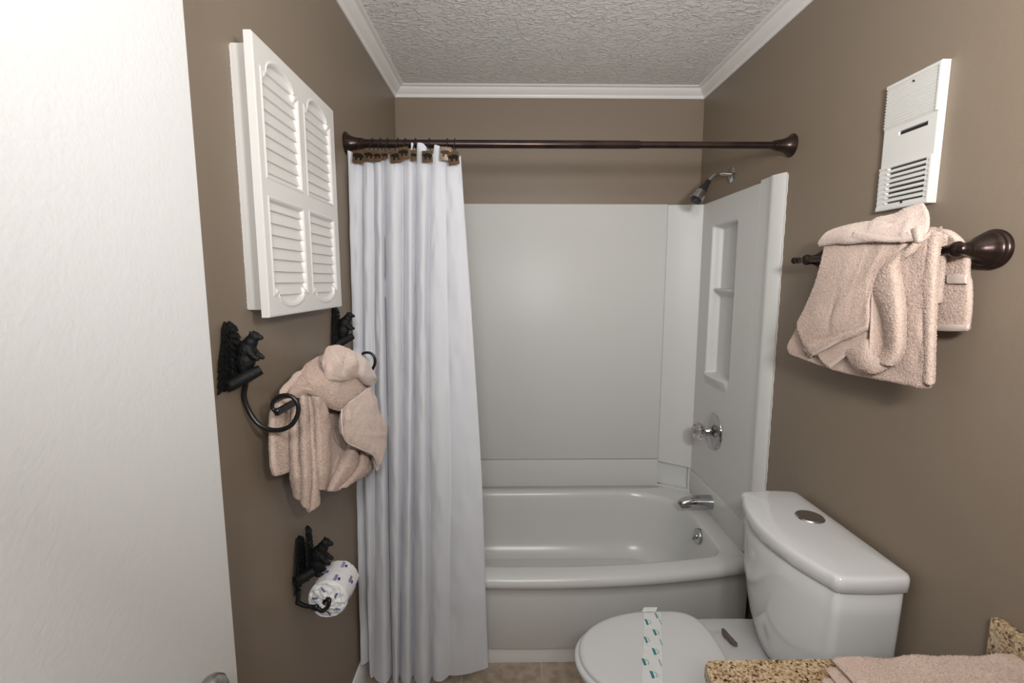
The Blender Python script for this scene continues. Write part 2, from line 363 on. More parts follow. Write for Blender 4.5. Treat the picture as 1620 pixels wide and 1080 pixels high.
# ================================================================== BATHTUB
tub = thing('bathtub', 'white alcove bathtub with a bowed front apron behind the shower curtain', 'bathtub', (.2, 2.05, 0))
def bow(x): return .082*np.clip(abs(x-.15)/.80, 0, 1)**2.2
def rrect(x0, x1, y0, y1, radii, z, bw=1.0):
    out = []; m = 14
    cs = [(x0, y0, radii[0], PI, 1.5*PI), (x1, y0, radii[1], 1.5*PI, 2*PI), (x1, y1, radii[2], 0, .5*PI), (x0, y1, radii[3], .5*PI, PI)]
    arcs = []
    for (cx, cy, r, a0, a1) in cs:
        ox = cx+r if cx == x0 else cx-r; oy = cy+r if cy == y0 else cy-r
        arcs.append([(ox+r*math.cos(a0+(a1-a0)*i/(m-1)), oy+r*math.sin(a0+(a1-a0)*i/(m-1))) for i in range(m)])
    for k in range(4):
        out += arcs[k]; a = arcs[k][-1]; b = arcs[(k+1) % 4][0]
        out += [(a[0]+(b[0]-a[0])*i/25, a[1]+(b[1]-a[1])*i/25) for i in range(1, 25)]
    res = []
    for x, y in out:
        wgt = max(0, 1-(y-y0)/(.55*(y1-y0)))
        res.append((x, y+bow(x)*wgt*bw, z))
    return res
X0, X1 = XL+.022, .9645; B = 2.439
R2 = [.004]*4
rings = [rrect(X0, X1, 1.700, B, R2, .079), rrect(X0, X1, 1.668, B, R2, .080), rrect(X0, X1, 1.664, B, R2, .086), rrect(X0, X1, 1.660, B, R2, .30), rrect(X0, X1, 1.655, B, R2, .338),
         rrect(X0, X1, 1.643, B, R2, .346), rrect(X0, X1, 1.637, B, R2, .355), rrect(X0, X1, 1.635, B, R2, .366), rrect(X0, X1, 1.637, B, R2, .378), rrect(X0, X1, 1.645, B, R2, .388), rrect(X0, X1, 1.660, B-.004, R2, .393),
         rrect(-.44, .889, 1.700, 2.372, [.12, .07, .26, .2], .395), rrect(-.432, .883, 1.712, 2.364, [.12, .07, .26, .2], .393), rrect(-.427, .878, 1.719, 2.358, [.12, .07, .26, .2], .386),
         rrect(-.42, .873, 1.724, 2.352, [.12, .07, .26, .2], .36), rrect(-.39, .860, 1.735, 2.342, [.12, .08, .25, .2], .28), rrect(-.33, .845, 1.752, 2.325, [.12, .10, .24, .2], .16), rrect(-.30, .832, 1.768, 2.305, [.12, .10, .22, .2], .105),
         rrect(-.26, .80, 1.80, 2.27, [.12, .10, .2, .18], .078), rrect(-.2, .74, 1.86, 2.21, [.1, .08, .14, .12], .07, .5), rrect(.1, .5, 1.98, 2.1, [.05]*4, .066, 0)]
bm = bmesh.new(); loft(bm, rings); obj('tub_shell', bm, 'tub', tub, 50)
bm = bmesh.new(); box(bm, X0, X1, 1.6935, 1.73, 0, .072, .003); obj('toe_strip', bm, 'trim', tub, 30)
bm = bmesh.new(); box(bm, XL+.021, .8165, 2.4385, YB-.0005, .386, .5395, .002); obj('back_flange', bm, 'tub', tub, 30)
bm = bmesh.new(); box(bm, .9610, .9852, 1.80, 2.44, .382, .5145, .002); obj('side_flange', bm, 'tub', tub, 30)
bm = bmesh.new(); prism(bm, [(.8175, 2.460, .40), (.9605, 2.392, .40), (.9605, 2.4395, .40), (.8175, 2.4665, .40)], (0, 0, .118)); prism(bm, [(.808, 2.4385, .3925), (.966, 2.352, .3925), (.966, 2.4395, .3925), (.808, 2.4395, .3925)], (0, 0, .010))
prism(bm, [(.8125, 2.4385, .40), (.8175, 2.435, .40), (.8175, 2.46, .40), (.8125, 2.46, .40)], (0, 0, .135)); prism(bm, [(.9555, 2.3662, .40), (.9660, 2.360, .40), (.9660, 2.39, .40), (.9555, 2.39, .40)], (0, 0, .118))
obj('corner_ledge', bm, 'tub', tub, 30)
ov = P(1103, 848, X=.862); bm = bmesh.new()
lathe(bm, (.868, ov.y, ov.z), (-1, 0, .06), [(-.02, .034), (.004, .036), (.008, .034), (.011, .026), (.011, .012), (.014, .011), (.015, .004)], 40)
op = obj('overflow_plate', bm, 'chrome', tub, 35)
bm = bmesh.new(); lathe(bm, (.8545, ov.y-.002, ov.z-.002), (-1, 0, .06), [(0, .008), (.007, .007), (.009, .003)], 20); tube(bm, [(.850, ov.y, ov.z), (.845, ov.y-.002, ov.z-.008), (.843, ov.y-.003, ov.z-.014)], [.005, .004, .0035], 10, 16)
obj('drain_lever', bm, 'chrome', op, 40)
# ------------------------------------------------------------------ plumbing fittings
sh = thing('wall_shower', 'chrome and black shower head on a bent arm above the niche', 'shower head', (XR, 2.13, 1.942))
bm = bmesh.new(); lathe(bm, (XR-.0005, 2.128, 1.943), (-1, 0, 0), [(0, .032), (.002, .033), (.006, .029), (.009, .018), (.011, .012)], 40); obj('flange', bm, 'chrome', sh, 40)
q = [P(1158, 276, X=XR-.006), P(1140, 275, Y=2.127), P(1130, 278, Y=2.125), P(1120, 288, Y=2.122), P(1116, 293, Y=2.12)]
bm = bmesh.new(); tube(bm, q, .0085, 16, 40); obj('arm', bm, 'chrome', sh, 60)
a = P(1121, 286, Y=2.122); b = P(1101, 316, Y=2.10); ax = (b-a).normalized(); L = (b-a).length
bm = bmesh.new(); lathe(bm, a, ax, [(0, .0105), (.004, .0125), (L*.2, .0125), (L*.24, .015), (L*.42, .016), (L*.45, .019), (L*.60, .021)], 32); obj('swivel_collar', bm, 'black_plastic', sh, 40)
bm = bmesh.new(); lathe(bm, a, ax, [(L*.57, .018), (L*.58, .0225), (L*.62, .0235), (L*.93, .028), (L*1.0, .0275), (L*1.01, .024)], 40); hd = obj('spray_head', bm, 'chrome', sh, 40)
bm = bmesh.new(); lathe(bm, a, ax, [(L*.99, .0262), (L*1.04, .0262), (L*1.07, .022), (L*1.06, .016), (L*1.09, .014), (L*1.10, .004)], 36); obj('nozzle_face', bm, 'black_plastic', hd, 40)
va = thing('shower_valve', 'round chrome shower valve with a clear faceted knob on the right panel', 'shower valve', (.965, 2.10, .81))
c = P(1128, 682, X=.962)
bm = bmesh.new(); lathe(bm, (.9655, c.y, c.z), (-1, 0, 0), [(0, .083), (.002, .085), (.005, .084), (.008, .079), (.012, .066), (.0165, .048), (.019, .034), (.020, .026)], 56); obj('escutcheon', bm, 'chrome', va, 40)
bm = bmesh.new(); lathe(bm, (.953, c.y, c.z), (-1, 0, 0), [(0, .024), (.022, .022), (.026, .019), (.040, .018)], 40); obj('stem', bm, 'chrome', va, 40)
bm = bmesh.new(); rings = []
for d, r in [(0, .014), (.001, .028), (.006, .034), (.014, .0375), (.030, .036), (.040, .030), (.047, .019), (.048, .001)]:
    rings.append([(.915-d, c.y+math.cos(t)*r*(1+(.07 if k % 2 else -.05)), c.z+math.sin(t)*r*(1+(.07 if k % 2 else -.05))) for k, t in enumerate(np.linspace(0, 2*PI, 24, endpoint=False))])
loft(bm, rings); obj('knob', bm, 'knob_clear', va, 25)
bm = bmesh.new(); lathe(bm, (.912, c.y, c.z), (-1, 0, 0), [(0, .007), (.034, .007), (.036, .009), (.038, .009)], 20); obj('knob_screw', bm, 'chrome', va, 40)
sp = thing('tub_spout', 'chrome tub spout over the bathtub below the shower valve', 'spout', (.966, 2.11, .455))
a = P(1125, 794, X=.962); bm = bmesh.new()
pts = [(.9665, a.y, a.z), (.93, a.y, a.z+.001), (.89, a.y, a.z+.001), (.855, a.y, a.z-.001), (.830, a.y, a.z-.006), (.816, a.y, a.z-.016)]
tube(bm, pts, [.033, .033, .032, .030, .027, .024, .019], 28, 40); so = obj('spout_body', bm, 'chrome', sp, 60)
# ================================================================== TOILET
toi = thing('toilet', 'white close-coupled toilet with its lid down between the bathtub and the vanity', 'toilet', (.62, 1.27, 0))
TY = 1.268
def egg(x0, x1, hw, z, n=64, back=.35, yc=TY):
    """elongated oval, tip at x0, squared-off back at x1"""
    out = []; xm = x1-(x1-x0)*back
    for k in range(n):
        t = 2*PI*k/n; cx, sy = math.cos(t), math.sin(t)
        if cx < 0: x = xm+(xm-x0)*cx; y = hw*np.sign(sy)*abs(sy)**.96
        else: x = xm+(x1-xm)*abs(cx)**.42*1.0; y = hw*np.sign(sy)*abs(sy)**.62*(1-.06*cx)
        out.append((x, yc+y, z))
    return out
bm = bmesh.new()
loft(bm, [egg(.36, .90, .115, 0), egg(.36, .90, .115, .02), egg(.375, .90, .105, .06), egg(.36, .91, .11, .14), egg(.31, .93, .13, .21), egg(.255, .94, .158, .28), egg(.222, .95, .176, .33), egg(.214, .95, .182, .352), egg(.214, .95, .183, .366), egg(.220, .947, .178, .371)])
obj('bowl', bm, 'porcelain', toi, 60)
bm = bmesh.new(); loft(bm, [egg(.214, .635, .176, .3715), egg(.204, .640, .186, .375), egg(.203, .641, .187, .381), egg(.207, .638, .183, .3865), egg(.214, .634, .176, .388)]); obj('seat', bm, 'seat', toi, 60)
bm = bmesh.new(); loft(bm, [egg(.224, .636, .172, .3885), egg(.217, .642, .181, .391), egg(.217, .643, .182, .397), egg(.221, .640, .178, .4015), egg(.232, .632, .168, .4035), egg(.28, .60, .13, .4050), egg(.4, .52, .03, .4055)]); lid = obj('lid', bm, 'seat', toi, 60)
def tank(z, grow=0, bulge=.052, y0=1.040, y1=1.500, xf=.790, xb=.966, n=18):
    """D-shaped tank outline: straight back, bowed front"""
    y0 -= grow; y1 += grow; xf -= grow; xb += min(grow, .004); out = []
    c = (y0+y1)/2; hw = (y1-y0)/2
    r = .022
    for k in range(n*2):
        t = -1+2*k/(n*2-1); y = c+hw*t*(1-r/hw); out.append((xf-bulge*(1-t*t), y, z))
    for k in range(1, 6): a = k/6*PI/2; out.append((xf+r-r*math.cos(a), y1-r+r*math.sin(a), z))
    for k in range(9): t = k/8; out.append((xf+r+(xb-2*r-xf)*t, y1+.006*math.sin(PI*t), z))
    for k in range(1, 6): a = k/6*PI/2; out.append((xb-r+r*math.sin(a), y1-r+r*math.cos(a), z))
    for k in range(n): t = 1-2*k/(n-1); out.append((xb, c+hw*t*(1-r/hw), z))
    for k in range(1, 6): a = k/6*PI/2; out.append((xb-r+r*math.cos(a), y0+r-r*math.sin(a), z))
    for k in range(9): t = 1-k/8; out.append((xf+r+(xb-2*r-xf)*t, y0-.004*math.sin(PI*t), z))
    for k in range(1, 6): a = k/6*PI/2; out.append((xf+r-r*math.sin(a), y0+r-r*math.cos(a), z))
    return out
bm = bmesh.new()
loft(bm, [tank(.366, -.03, .028, 1.10, 1.42, .80), tank(.40, -.012, .035, 1.085, 1.43, .79), tank(.46, -.004, .042, 1.063, 1.452, .79), tank(.56, 0, .047, 1.048, 1.475, .789), tank(.68, 0, .05, 1.043, 1.49, .79), tank(.742, -.001), tank(.7465, -.006)])
obj('tank', bm, 'porcelain', toi, 60)
bm = bmesh.new()
loft(bm, [tank(.7475, -.006), tank(.7480, .003), tank(.751, .007), tank(.772, .008), tank(.783, .007), tank(.7885, .003), tank(.7905, -.002)]+[[(.868+(x-.868)*s, 1.27+(y-1.27)*s, z) for x, y, _ in tank(.79, -.002)] for s, z in ((.955, .7915), (.86, .7945), (.7, .7965), (.45, .798), (.15, .7985))])
tl = obj('tank_lid', bm, 'porcelain', toi, 60)
bc = P(1281, 817, Z=.80)
bm = bmesh.new(); lathe(bm, (bc.x, bc.y, .794), (0, 0, 1), [(0, .039), (.005, .039), (.0085, .036), (.0088, .033)], 48); fb = obj('flush_button_ring', bm, 'chrome', tl, 35)
bm = bmesh.new(); lathe(bm, (bc.x, bc.y, .7955), (0, 0, 1), [(0, .0325), (.007, .0325), (.0085, .026), (.0075, .010), (.007, .001)], 48); obj('flush_button', bm, 'chrome', tl, 35)
# hinge caps hidden beneath the clip side
cl = P(1151, 1009, Z=.378)
bm = bmesh.new(); q = [P(1144, 996, Z=.376), P(1148, 1003, Z=.382), P(1156, 1012, Z=.380), P(1163, 1019, Z=.377)]
tube(bm, q, [.0055, .009, .0085, .009, .005], 12, 30); tube(bm, [P(1159, 1012, Z=.377), P(1165, 1016, Z=.378), P(1166, 1021, Z=.377), P(1160, 1021, Z=.376)], .0016, 8, 24)
for i in range(5):
    a = P(1146+3.4*i, 1000+4*i, Z=.387); ellipsoid(bm, a, (.0045, .003, .003), 6)
tag(obj('metal_clip', bm, 'clip', None, 60), 'small tarnished metal clip lying on the toilet rim behind the lid', 'clip')
# paper band across the lid
band = thing('paper_band', 'white paper sanitary band with teal marks lying across the toilet lid', 'paper band', (.43, TY, .405))
def lidz(x, y): return .4062
def bandp(s, t, dz=0):
    """s along (far->near), t across 0..1"""
    y = 1.447-s*(1.447-1.10); a = P(1019-11*s, 966+110*s, Z=.406).x; b = P(1046-5*s, 966+110*s, Z=.406).x; x = a+(b-a)*t
    edge = max(0, y-1.435); z = .4066+dz-edge*1.6+.0006*math.sin(s*19)
    return (x+.004*math.sin(s*5), y, z)
S = np.array([[bandp(s, t) for t in np.linspace(0, 1, 9)] for s in np.linspace(-.012, 1, 60)])
V, Fq = shell(S, .00025, fuzz=0, low=.0002); obj('strip', mesh_np('strip', V, Fq), 'paper', band, 60)
S = np.array([[(bandp(0, 0)[0]-.010+.046*t+.012*s, 1.4335+.018*s, .4082+.002*s+.001*math.sin(3*t)) for t in np.linspace(0, 1, 9)] for s in np.linspace(0, 1, 9)])
V, Fq = shell(S, .0003, fuzz=0, low=.0003); obj('folded_end', mesh_np('folded_end', V, Fq), 'paper', band, 60)
marks = [(.09, .80, .6), (.17, .28, 1), (.30, .72, 1), (.39, .22, .85), (.52, .70, 1.05), (.63, .2, 1.05), (.76, .62, 1.1), (.90, .2, 1.0), (.17, .97, .25), (.42, .97, .3), (.64, .93, .3)]
for s, t, k in marks:
    bm = bmesh.new(); bm2 = bmesh.new()
    wv, hv = .0098*k, .027
    pts = [(-1, -1), (-.25, -.85), (-.25, .85), (-1, 1)]
    def q(a, b): x, y, z = bandp(s, t, .0006); return (x+a*wv, y-b*hv*.5, z)
    prism(bm, [q(*p) for p in pts], (0, 0, .0002))
    arc = [(.0+.75*math.cos(a), .8*math.sin(a)) for a in np.linspace(-1.4, 1.4, 9)]+[(.0+.45*math.cos(a), .5*math.sin(a)) for a in np.linspace(1.4, -1.4, 9)]
    prism(bm2, [q(*p) for p in arc], (0, 0, .0002))
    o = obj('printed_mark', bm, 'teal_ink', band); o['label'] = 'teal printed mark'
    if k > .5: o = obj('printed_mark', bm2, 'sky_ink', band); o['label'] = 'pale blue arc mark'
    else: bm2.free()
# ================================================================== VANITY
cy = .86; cx0 = .391; czt = .735
vt = thing('vanity_countertop', 'speckled tan granite countertop beside the toilet in the lower right corner', 'countertop', (.69, .4, czt-.03))
bm = bmesh.new(); prism(bm, [(cx0+.004, -.1, czt-.03), (.9855, -.1, czt-.03), (.9855, cy, czt-.03), (cx0+.016, cy, czt-.03), (cx0+.002, cy-.012, czt-.03), (cx0-.0, cy-.03, czt-.03)], (0, 0, .03)); bmesh.ops.bevel(bm, geom=bm.edges[:], offset=.003, segments=3, affect='EDGES')
obj('slab', bm, 'granite', vt, 40)
bm = bmesh.new(); box(bm, .9655, .9857, -.1, cy-.002, czt+.0003, .8235, .003); obj('backsplash', bm, 'granite', vt, 40)
vc = thing('vanity_cabinet', 'white vanity cabinet carrying the granite countertop', 'cabinet', (.7, .4, 0))
bm = bmesh.new(); box(bm, .435, .985, -.08, .845, .0, czt-.0305, .002); obj('body', bm, 'cabinet', vc, 30)
for y in (.02, .43):
    bm = bmesh.new(); box(bm, .417, .4348, y, y+.38, .12, .66, .004); d = obj('door', bm, 'cabinet', vc, 30)
    bm = bmesh.new(); lathe(bm, (.417, y+(.34 if y < .1 else .04), .58), (-1, 0, 0), [(0, .005), (.01, .005), (.014, .013), (.02, .011), (.022, .001)], 24); obj('knob', bm, 'bronze', d, 40)
# ================================================================== LOUVERED CABINET
cab = thing('medicine_cabinet', 'white wall cabinet with louvered arched door panels on the left wall', 'wall cabinet', (XL, 1.18, 1.43))
bm = bmesh.new(); box(bm, XL+.0003, -.4915, 1.005, 1.385, 1.426, 1.949, .0015); obj('body', bm, 'cabinet', cab, 30)
bm = bmesh.new(); cr_ = random.Random(3); q = [(XL+.0004, 1.0045+cr_.uniform(-.0007, .0007), 1.428+i*.0026) for i in range(200)]
tube(bm, q, .0014, 6, 400); obj('caulk_bead', bm, 'caulk', cab, 60)
u = np.arange(.965, 1.3951, .0017); v = np.arange(1.413, 1.9541, .0014); U, V = np.meshgrid(u, v, indexing='ij')
sd = np.full(U.shape, -1.); pitch = .02455; lou = np.zeros(U.shape)
for yc in (1.0735, 1.274):
    w_ = .079; dy = np.abs(U-yc)
    arch = np.sqrt(np.clip(1-(dy/(w_*.80))**2, 0, 1))
    dip = -.006*np.exp(-((dy-w_*.86)/.006)**2)
    zt = 1.892+.033*arch+dip; zb = np.full(U.shape, 1.697)
    s1 = np.minimum(np.minimum(w_-dy, V-zb), (zt-V)*.8)
    zt2 = np.full(U.shape, 1.649); zb2 = 1.464-.026*arch-dip
    s2 = np.minimum(np.minimum(w_-dy, zt2-V), (V-zb2)*.8)
    sd = np.maximum(sd, np.maximum(s1, s2))
fr = np.mod(V-1.703, pitch)/pitch
lou = -.0035-.0050*fr
h = np.where(sd > .004, -.0125, 0)
h = .0020*np.exp(-((sd+.0045)/.0022)**2)+.0016*np.exp(-((sd+.0105)/.0014)**2)*0
ramp = sstep(sd, -.001, .0035)
h = h*(1-ramp)+lou*ramp
bord = np.minimum(np.minimum(U-.965, u[-1]-U), np.minimum(V-v[0], v[-1]-V)); h = h-.0015*(1-sstep(bord, 0, .0025))
Vv, Ff = heightfield(u, v, h, lambda a, b, c: (-.474+c, a, b), -.016)
o = obj('louvered_door', mesh_np('louvered_door', Vv, Ff), 'cabinet', cab, 40)
# ================================================================== WALL HEATER / FAN GRILLE
ve = thing('wall_vent', 'white plastic wall fan grille above the towel bar on the right wall', 'vent', (XR, 1.18, 1.664))
u = np.arange(1.106, 1.2631, .0011); v = np.arange(1.664, 1.9721, .0011); U, V = np.meshgrid(u, v, indexing='ij'); h = np.zeros(U.shape)
up = (V > 1.866); mid = (V <= 1.866) & (V > 1.771); lo_ = V <= 1.771
h = np.where(mid, .0045, h)
inu = sstep(U, 1.113, 1.1145)*up*(1-sstep(V, 1.962, 1.965))
h = h+inu*(.0022+.0016*np.sin((V-1.866)/.0072*2*PI))
inl = sstep(U, 1.1125, 1.1145)*lo_*sstep(V, 1.672, 1.6745)*(1-sstep(V, 1.7655, 1.768))
ph = np.mod(V-1.6795, .01185)/.01185
h = h+inl*np.where(U < 1.236, .0018*(ph > .45)+.0*ph, .0008+.0016*np.abs(ph-.5)*2)
slots = [1.6795+.01185*i for i in range(8)]
for z in slots: h = np.where((V > z+.0002) & (V < z+.0042) & (U > 1.121) & (U < 1.231-.0012*(slots.index(z))*0), .009, h)
h = np.where((V > 1.8415) & (V < 1.8500) & (U > 1.132) & (U < 1.213), .011, h)
bord = np.minimum(np.minimum(U-u[0], u[-1]-U), np.minimum(V-v[0], v[-1]-V)); h = h+.0015*(1-sstep(bord, 0, .002))
Vv, Ff = heightfield(u, v, h, lambda a, b, c: (.965+c, a, b), .0205)
obj('grille_cover', mesh_np('grille_cover', Vv, Ff), 'vent', ve, 40)
for z in slots:
    bm = bmesh.new(); box(bm, .9722, .9741, 1.1215, 1.2305, z+.0003, z+.0041); obj('slot_shade', bm, 'dark', ve)  # dark box painting the shade inside each vent slot
bm = bmesh.new(); box(bm, .9735, .9762, 1.1325, 1.2125, 1.842, 1.8495); obj('switch_slot_shade', bm, 'dark', ve)  # dark box painting the shade inside the switch recess
for yy, zz in ((1.1810, 1.9565), (1.1805, 1.6772)):
    bm = bmesh.new(); lathe(bm, (.9672 if zz > 1.8 else .966, yy, zz), (-1, 0, 0), [(-.004, .0028), (.001, .0028), (.0016, .001)], 14); obj('screw', bm, 'dark', ve, 40)
# ================================================================== RIGHT TOWEL BAR
tb = thing('towel_bar', 'dark bronze towel bar with round turned end posts on the right wall', 'towel bar', (XR, 1.2, 1.5))
bz = 1.5495; bx = .912
bm = bmesh.new()
pr = [(0, .002), (.002, .0075), (.007, .0105), (.012, .0095), (.016, .0062), (.019, .0085), (.026, .0100), (.033, .0085), (.036, .0065), (.040, .0085), (.044, .0090), (.050, .0085), (.055, .0085)]
L0 = 1.515; Lb = 1.515-.935
lathe(bm, (bx, L0, bz), (0, -1, 0), pr+[(Lb-.10, .0085), (Lb-.095, .0105), (Lb-.088, .0085), (Lb-.080, .0105), (Lb-.06, .0115), (Lb-.045, .0095), (Lb-.04, .0120), (Lb-.03, .0125), (Lb-.005, .0120), (Lb, .006)], 28)
obj('bar', bm, 'bronze', tb, 40)
for y in (.962, 1.445):
    bm = bmesh.new()
    lathe(bm, (XR-.0003, y, bz), (-1, 0, 0), [(0, .040), (.004, .0405), (.008, .0385), (.0095, .0365), (.014, .036), (.016, .0335), (.022, .032), (.030, .0275), (.038, .0215), (.046, .0165), (.056, .0135), (.066, .0135), (.074, .0165), (.080, .0150), (.086, .009), (.088, .001)], 48)
    obj('end_post', bm, 'bronze', tb, 40)
# ---- bath towel
def wrinkle(S, seed, amp=.0022, n=7):
    """a few soft crossing creases pressed into a cloth surface"""
    r = np.random.default_rng(seed); a, b, _ = S.shape; N = normals(S); U, Vv = np.meshgrid(np.linspace(0, 1, a), np.linspace(0, 1, b), indexing='ij'); h = 0
    for _ in range(n):
        c = r.uniform(.1, .9, 2); th_ = r.uniform(0, PI); d = (U-c[0])*math.cos(th_)+(Vv-c[1])*math.sin(th_); l = -(U-c[0])*math.sin(th_)+(Vv-c[1])*math.cos(th_)
        h = h+r.choice([-1, 1])*np.exp(-(d/.035)**2-(l/.28)**2)*amp*r.uniform(.5, 1.2)
    return S+N*h[..., None]
bt = thing('bath_towel', 'large blush bath towel folded over the bronze bar on the right wall', 'towel', (.93, 1.15, 1.3))
WH = []
A = [[(1462, 366, .925), (1480, 362, .925), (1500, 364, .925), (1516, 376, .93), (1524, 390, .938)],
     [(1462, 400, .945), (1480, 400, .945), (1500, 400, .942), (1518, 400, .942), (1534, 402, .942)],
     [(1466, 430, .95), (1482, 430, .95), (1500, 432, .946), (1518, 432, .944), (1533, 432, .944)],
     [(1466, 452, .952), (1482, 452, .952), (1500, 452, .948), (1518, 451, .946), (1537, 451, .946)],
     [(1468, 490, .955), (1484, 490, .953), (1500, 490, .95), (1518, 490, .948), (1537, 490, .948)],
     [(1470, 522, .957), (1484, 522, .955), (1500, 523, .952), (1516, 523, .95), (1532, 522, .95)]]
Bs = [[(1330, 395, .905), (1380, 385, .900), (1440, 366, .905), (1475, 362, .915), (1493, 368, .918)],
      [(1310, 440, .885), (1370, 430, .882), (1430, 405, .880), (1462, 388, .880), (1484, 396, .886)],
      [(1285, 480, .884), (1360, 475, .882), (1430, 450, .880), (1460, 448, .878), (1482, 448, .888)],
      [(1262, 515, .886), (1350, 520, .884), (1425, 505, .882), (1460, 505, .880), (1481, 508, .890)],
      [(1249, 548, .890), (1335, 560, .886), (1420, 565, .882), (1460, 570, .880), (1479, 572, .890)],
      [(1252, 560, .890), (1330, 588, .888), (1415, 605, .884), (1458, 614, .882), (1474, 612, .890)]]
roll = [[(1468, 372, .895), (1474, 366, .885), (1484, 366, .885), (1492, 374, .895)],
        [(1468, 392, .882), (1474, 388, .873), (1481, 390, .874), (1485, 400, .884)],
        [(1462, 440, .880), (1468, 440, .871), (1476, 440, .871), (1482, 442, .882)],
        [(1460, 490, .880), (1467, 490, .871), (1475, 490, .871), (1481, 490, .882)],
        [(1462, 550, .880), (1468, 550, .871), (1474, 550, .871), (1480, 550, .882)],
        [(1464, 606, .880), (1468, 608, .872), (1473, 609, .873), (1478, 604, .882)]]
back_roll = [[(1486, 372, .905), (1492, 370, .900), (1500, 374, .905)], [(1484, 395, .915), (1490, 394, .91), (1498, 396, .918)], [(1482, 430, .930), (1488, 430, .925), (1494, 430, .932)], [(1481, 480, .94), (1484, 480, .935), (1488, 480, .942)]]
parts = [shell(px_surf(A, 120, 60), .007, 1, .0009, pile=.0017), shell(px_surf(Bs, 150, 130), .009, 2, .0009, pile=.0017, low=.002), shell(px_surf(roll, 150, 30), .0035, 3, .0009, pile=.0017), shell(px_surf(back_roll, 80, 24), .006, 4, .0009, pile=.0017)]
V, Fq = join(parts); obj('folded_cloth', mesh_np('folded_cloth', V, Fq), 'terry', bt, 180)
hem = [[(1482, 513, .947), (1500, 513, .942), (1518, 513, .940), (1534, 512, .940)], [(1482, 518, .945), (1500, 518, .940), (1518, 518, .938), (1533.5, 518, .938)], [(1482, 523, .948), (1500, 524, .943), (1516, 524, .941), (1532, 523, .941)]]
bandr = [[(1500, 434, .938), (1516, 433, .934), (1532, 433, .934)], [(1498, 441, .937), (1515, 440, .933), (1530, 441, .933)], [(1500, 449, .938), (1516, 449, .934), (1531, 449, .934)]]
for q, k_ in ((hem, 5), (bandr, 6)):
    o = obj('hem_band', mesh_np('hem_band', *shell(px_surf(q, 18, 50), .003, k_, .0002, low=.0004)), 'terry_flat', bt, 180); o['label'] = 'paler flat-woven hem band'
# ---- hand towel
ht = thing('hand_towel', 'blush hand towel twisted into a loop over the bath towel on the right wall bar', 'towel', (.87, 1.25, 1.35))
C = [[(1306, 388, .885), (1340, 385, .880), (1385, 380, .880), (1430, 374, .885), (1466, 368, .895)],
     [(1300, 420, .868), (1330, 420, .860), (1365, 416, .858), (1400, 402, .862), (1436, 388, .872)],
     [(1286, 460, .864), (1315, 460, .856), (1345, 456, .855), (1370, 440, .857), (1398, 424, .864)],
     [(1270, 495, .864), (1300, 498, .856), (1330, 494, .855), (1360, 484, .856), (1378, 466, .862)],
     [(1263, 514, .864), (1292, 527, .856), (1325, 520, .855), (1355, 508, .856), (1377, 497, .862)],
     [(1272, 538, .864), (1286, 545, .858), (1312, 541, .857), (1340, 529, .858), (1375, 516, .863)],
     [(1283, 562, .866), (1290, 562, .862), (1310, 550, .861), (1338, 532, .862), (1374, 518, .866)]]
C2 = [[(1290, 550, .872), (1330, 530, .872), (1376, 510, .874)], [(1300, 568, .870), (1335, 548, .870), (1374, 526, .872)], [(1312, 582, .870), (1342, 559, .870), (1372, 540, .872)]]
# loop: a U of cloth, outer lobe raised, inner hollow
D1 = [[(1405, 412, .872), (1420, 400, .866), (1438, 394, .866), (1456, 384, .874)],
      [(1390, 438, .870), (1402, 428, .858), (1414, 420, .856), (1424, 418, .868)],
      [(1388, 462, .872), (1400, 456, .855), (1416, 452, .852), (1427, 450, .868)],
      [(1396, 492, .874), (1406, 490, .855), (1420, 490, .850), (1431, 490, .868)],
      [(1404, 522, .874), (1412, 524, .856), (1422, 526, .850), (1431, 528, .868)],
      [(1402, 552, .872), (1412, 556, .856), (1421, 556, .852), (1429, 554, .868)],
      [(1388, 574, .866), (1398, 578, .852), (1408, 578, .852), (1418, 574, .868)]]
D2 = [[(1384, 444, .870), (1388, 446, .868), (1392, 448, .868)],
      [(1378, 470, .862), (1385, 472, .868), (1396, 472, .872)],
      [(1377, 505, .858), (1386, 506, .870), (1402, 506, .876)],
      [(1375, 540, .856), (1386, 542, .870), (1404, 540, .876)],
      [(1374, 560, .856), (1385, 568, .866), (1402, 562, .872)],
      [(1378, 572, .856), (1386, 578, .860), (1398, 576, .862)]]
D3 = [[(1338, 555, .872), (1352, 548, .864), (1368, 540, .862), (1378, 534, .868)],
      [(1344, 566, .868), (1358, 562, .856), (1372, 560, .854), (1384, 560, .864)],
      [(1354, 580, .868), (1366, 580, .854), (1380, 580, .850), (1400, 572, .858)],
      [(1364, 586, .872), (1374, 589, .862), (1388, 590, .858), (1412, 580, .866)]]
D4 = [[(1432, 402, .868), (1446, 388, .864), (1462, 374, .872), (1478, 364, .890)],
      [(1424, 410, .864), (1440, 396, .858), (1457, 380, .866), (1476, 368, .885)],
      [(1421, 420, .868), (1438, 404, .862), (1456, 386, .870), (1474, 372, .888)]]
parts = [shell(wrinkle(px_surf(C, 150, 150), 11), .005, 11, .0008, pile=.0017, low=.0018), shell(px_surf(C2, 40, 80), .005, 12, .0006, pile=.0013), shell(px_surf(D1, 130, 50), .006, 13, .0009, pile=.0017), shell(px_surf(D2, 100, 36), .004, 14, .0008, pile=.0017), shell(px_surf(D3, 50, 70), .006, 15, .0009, pile=.0017), shell(px_surf(D4, 30, 60), .005, 16, .0008, pile=.0017)]
V, Fq = join(parts); obj('folded_cloth', mesh_np('folded_cloth', V, Fq), 'terry', ht, 180)
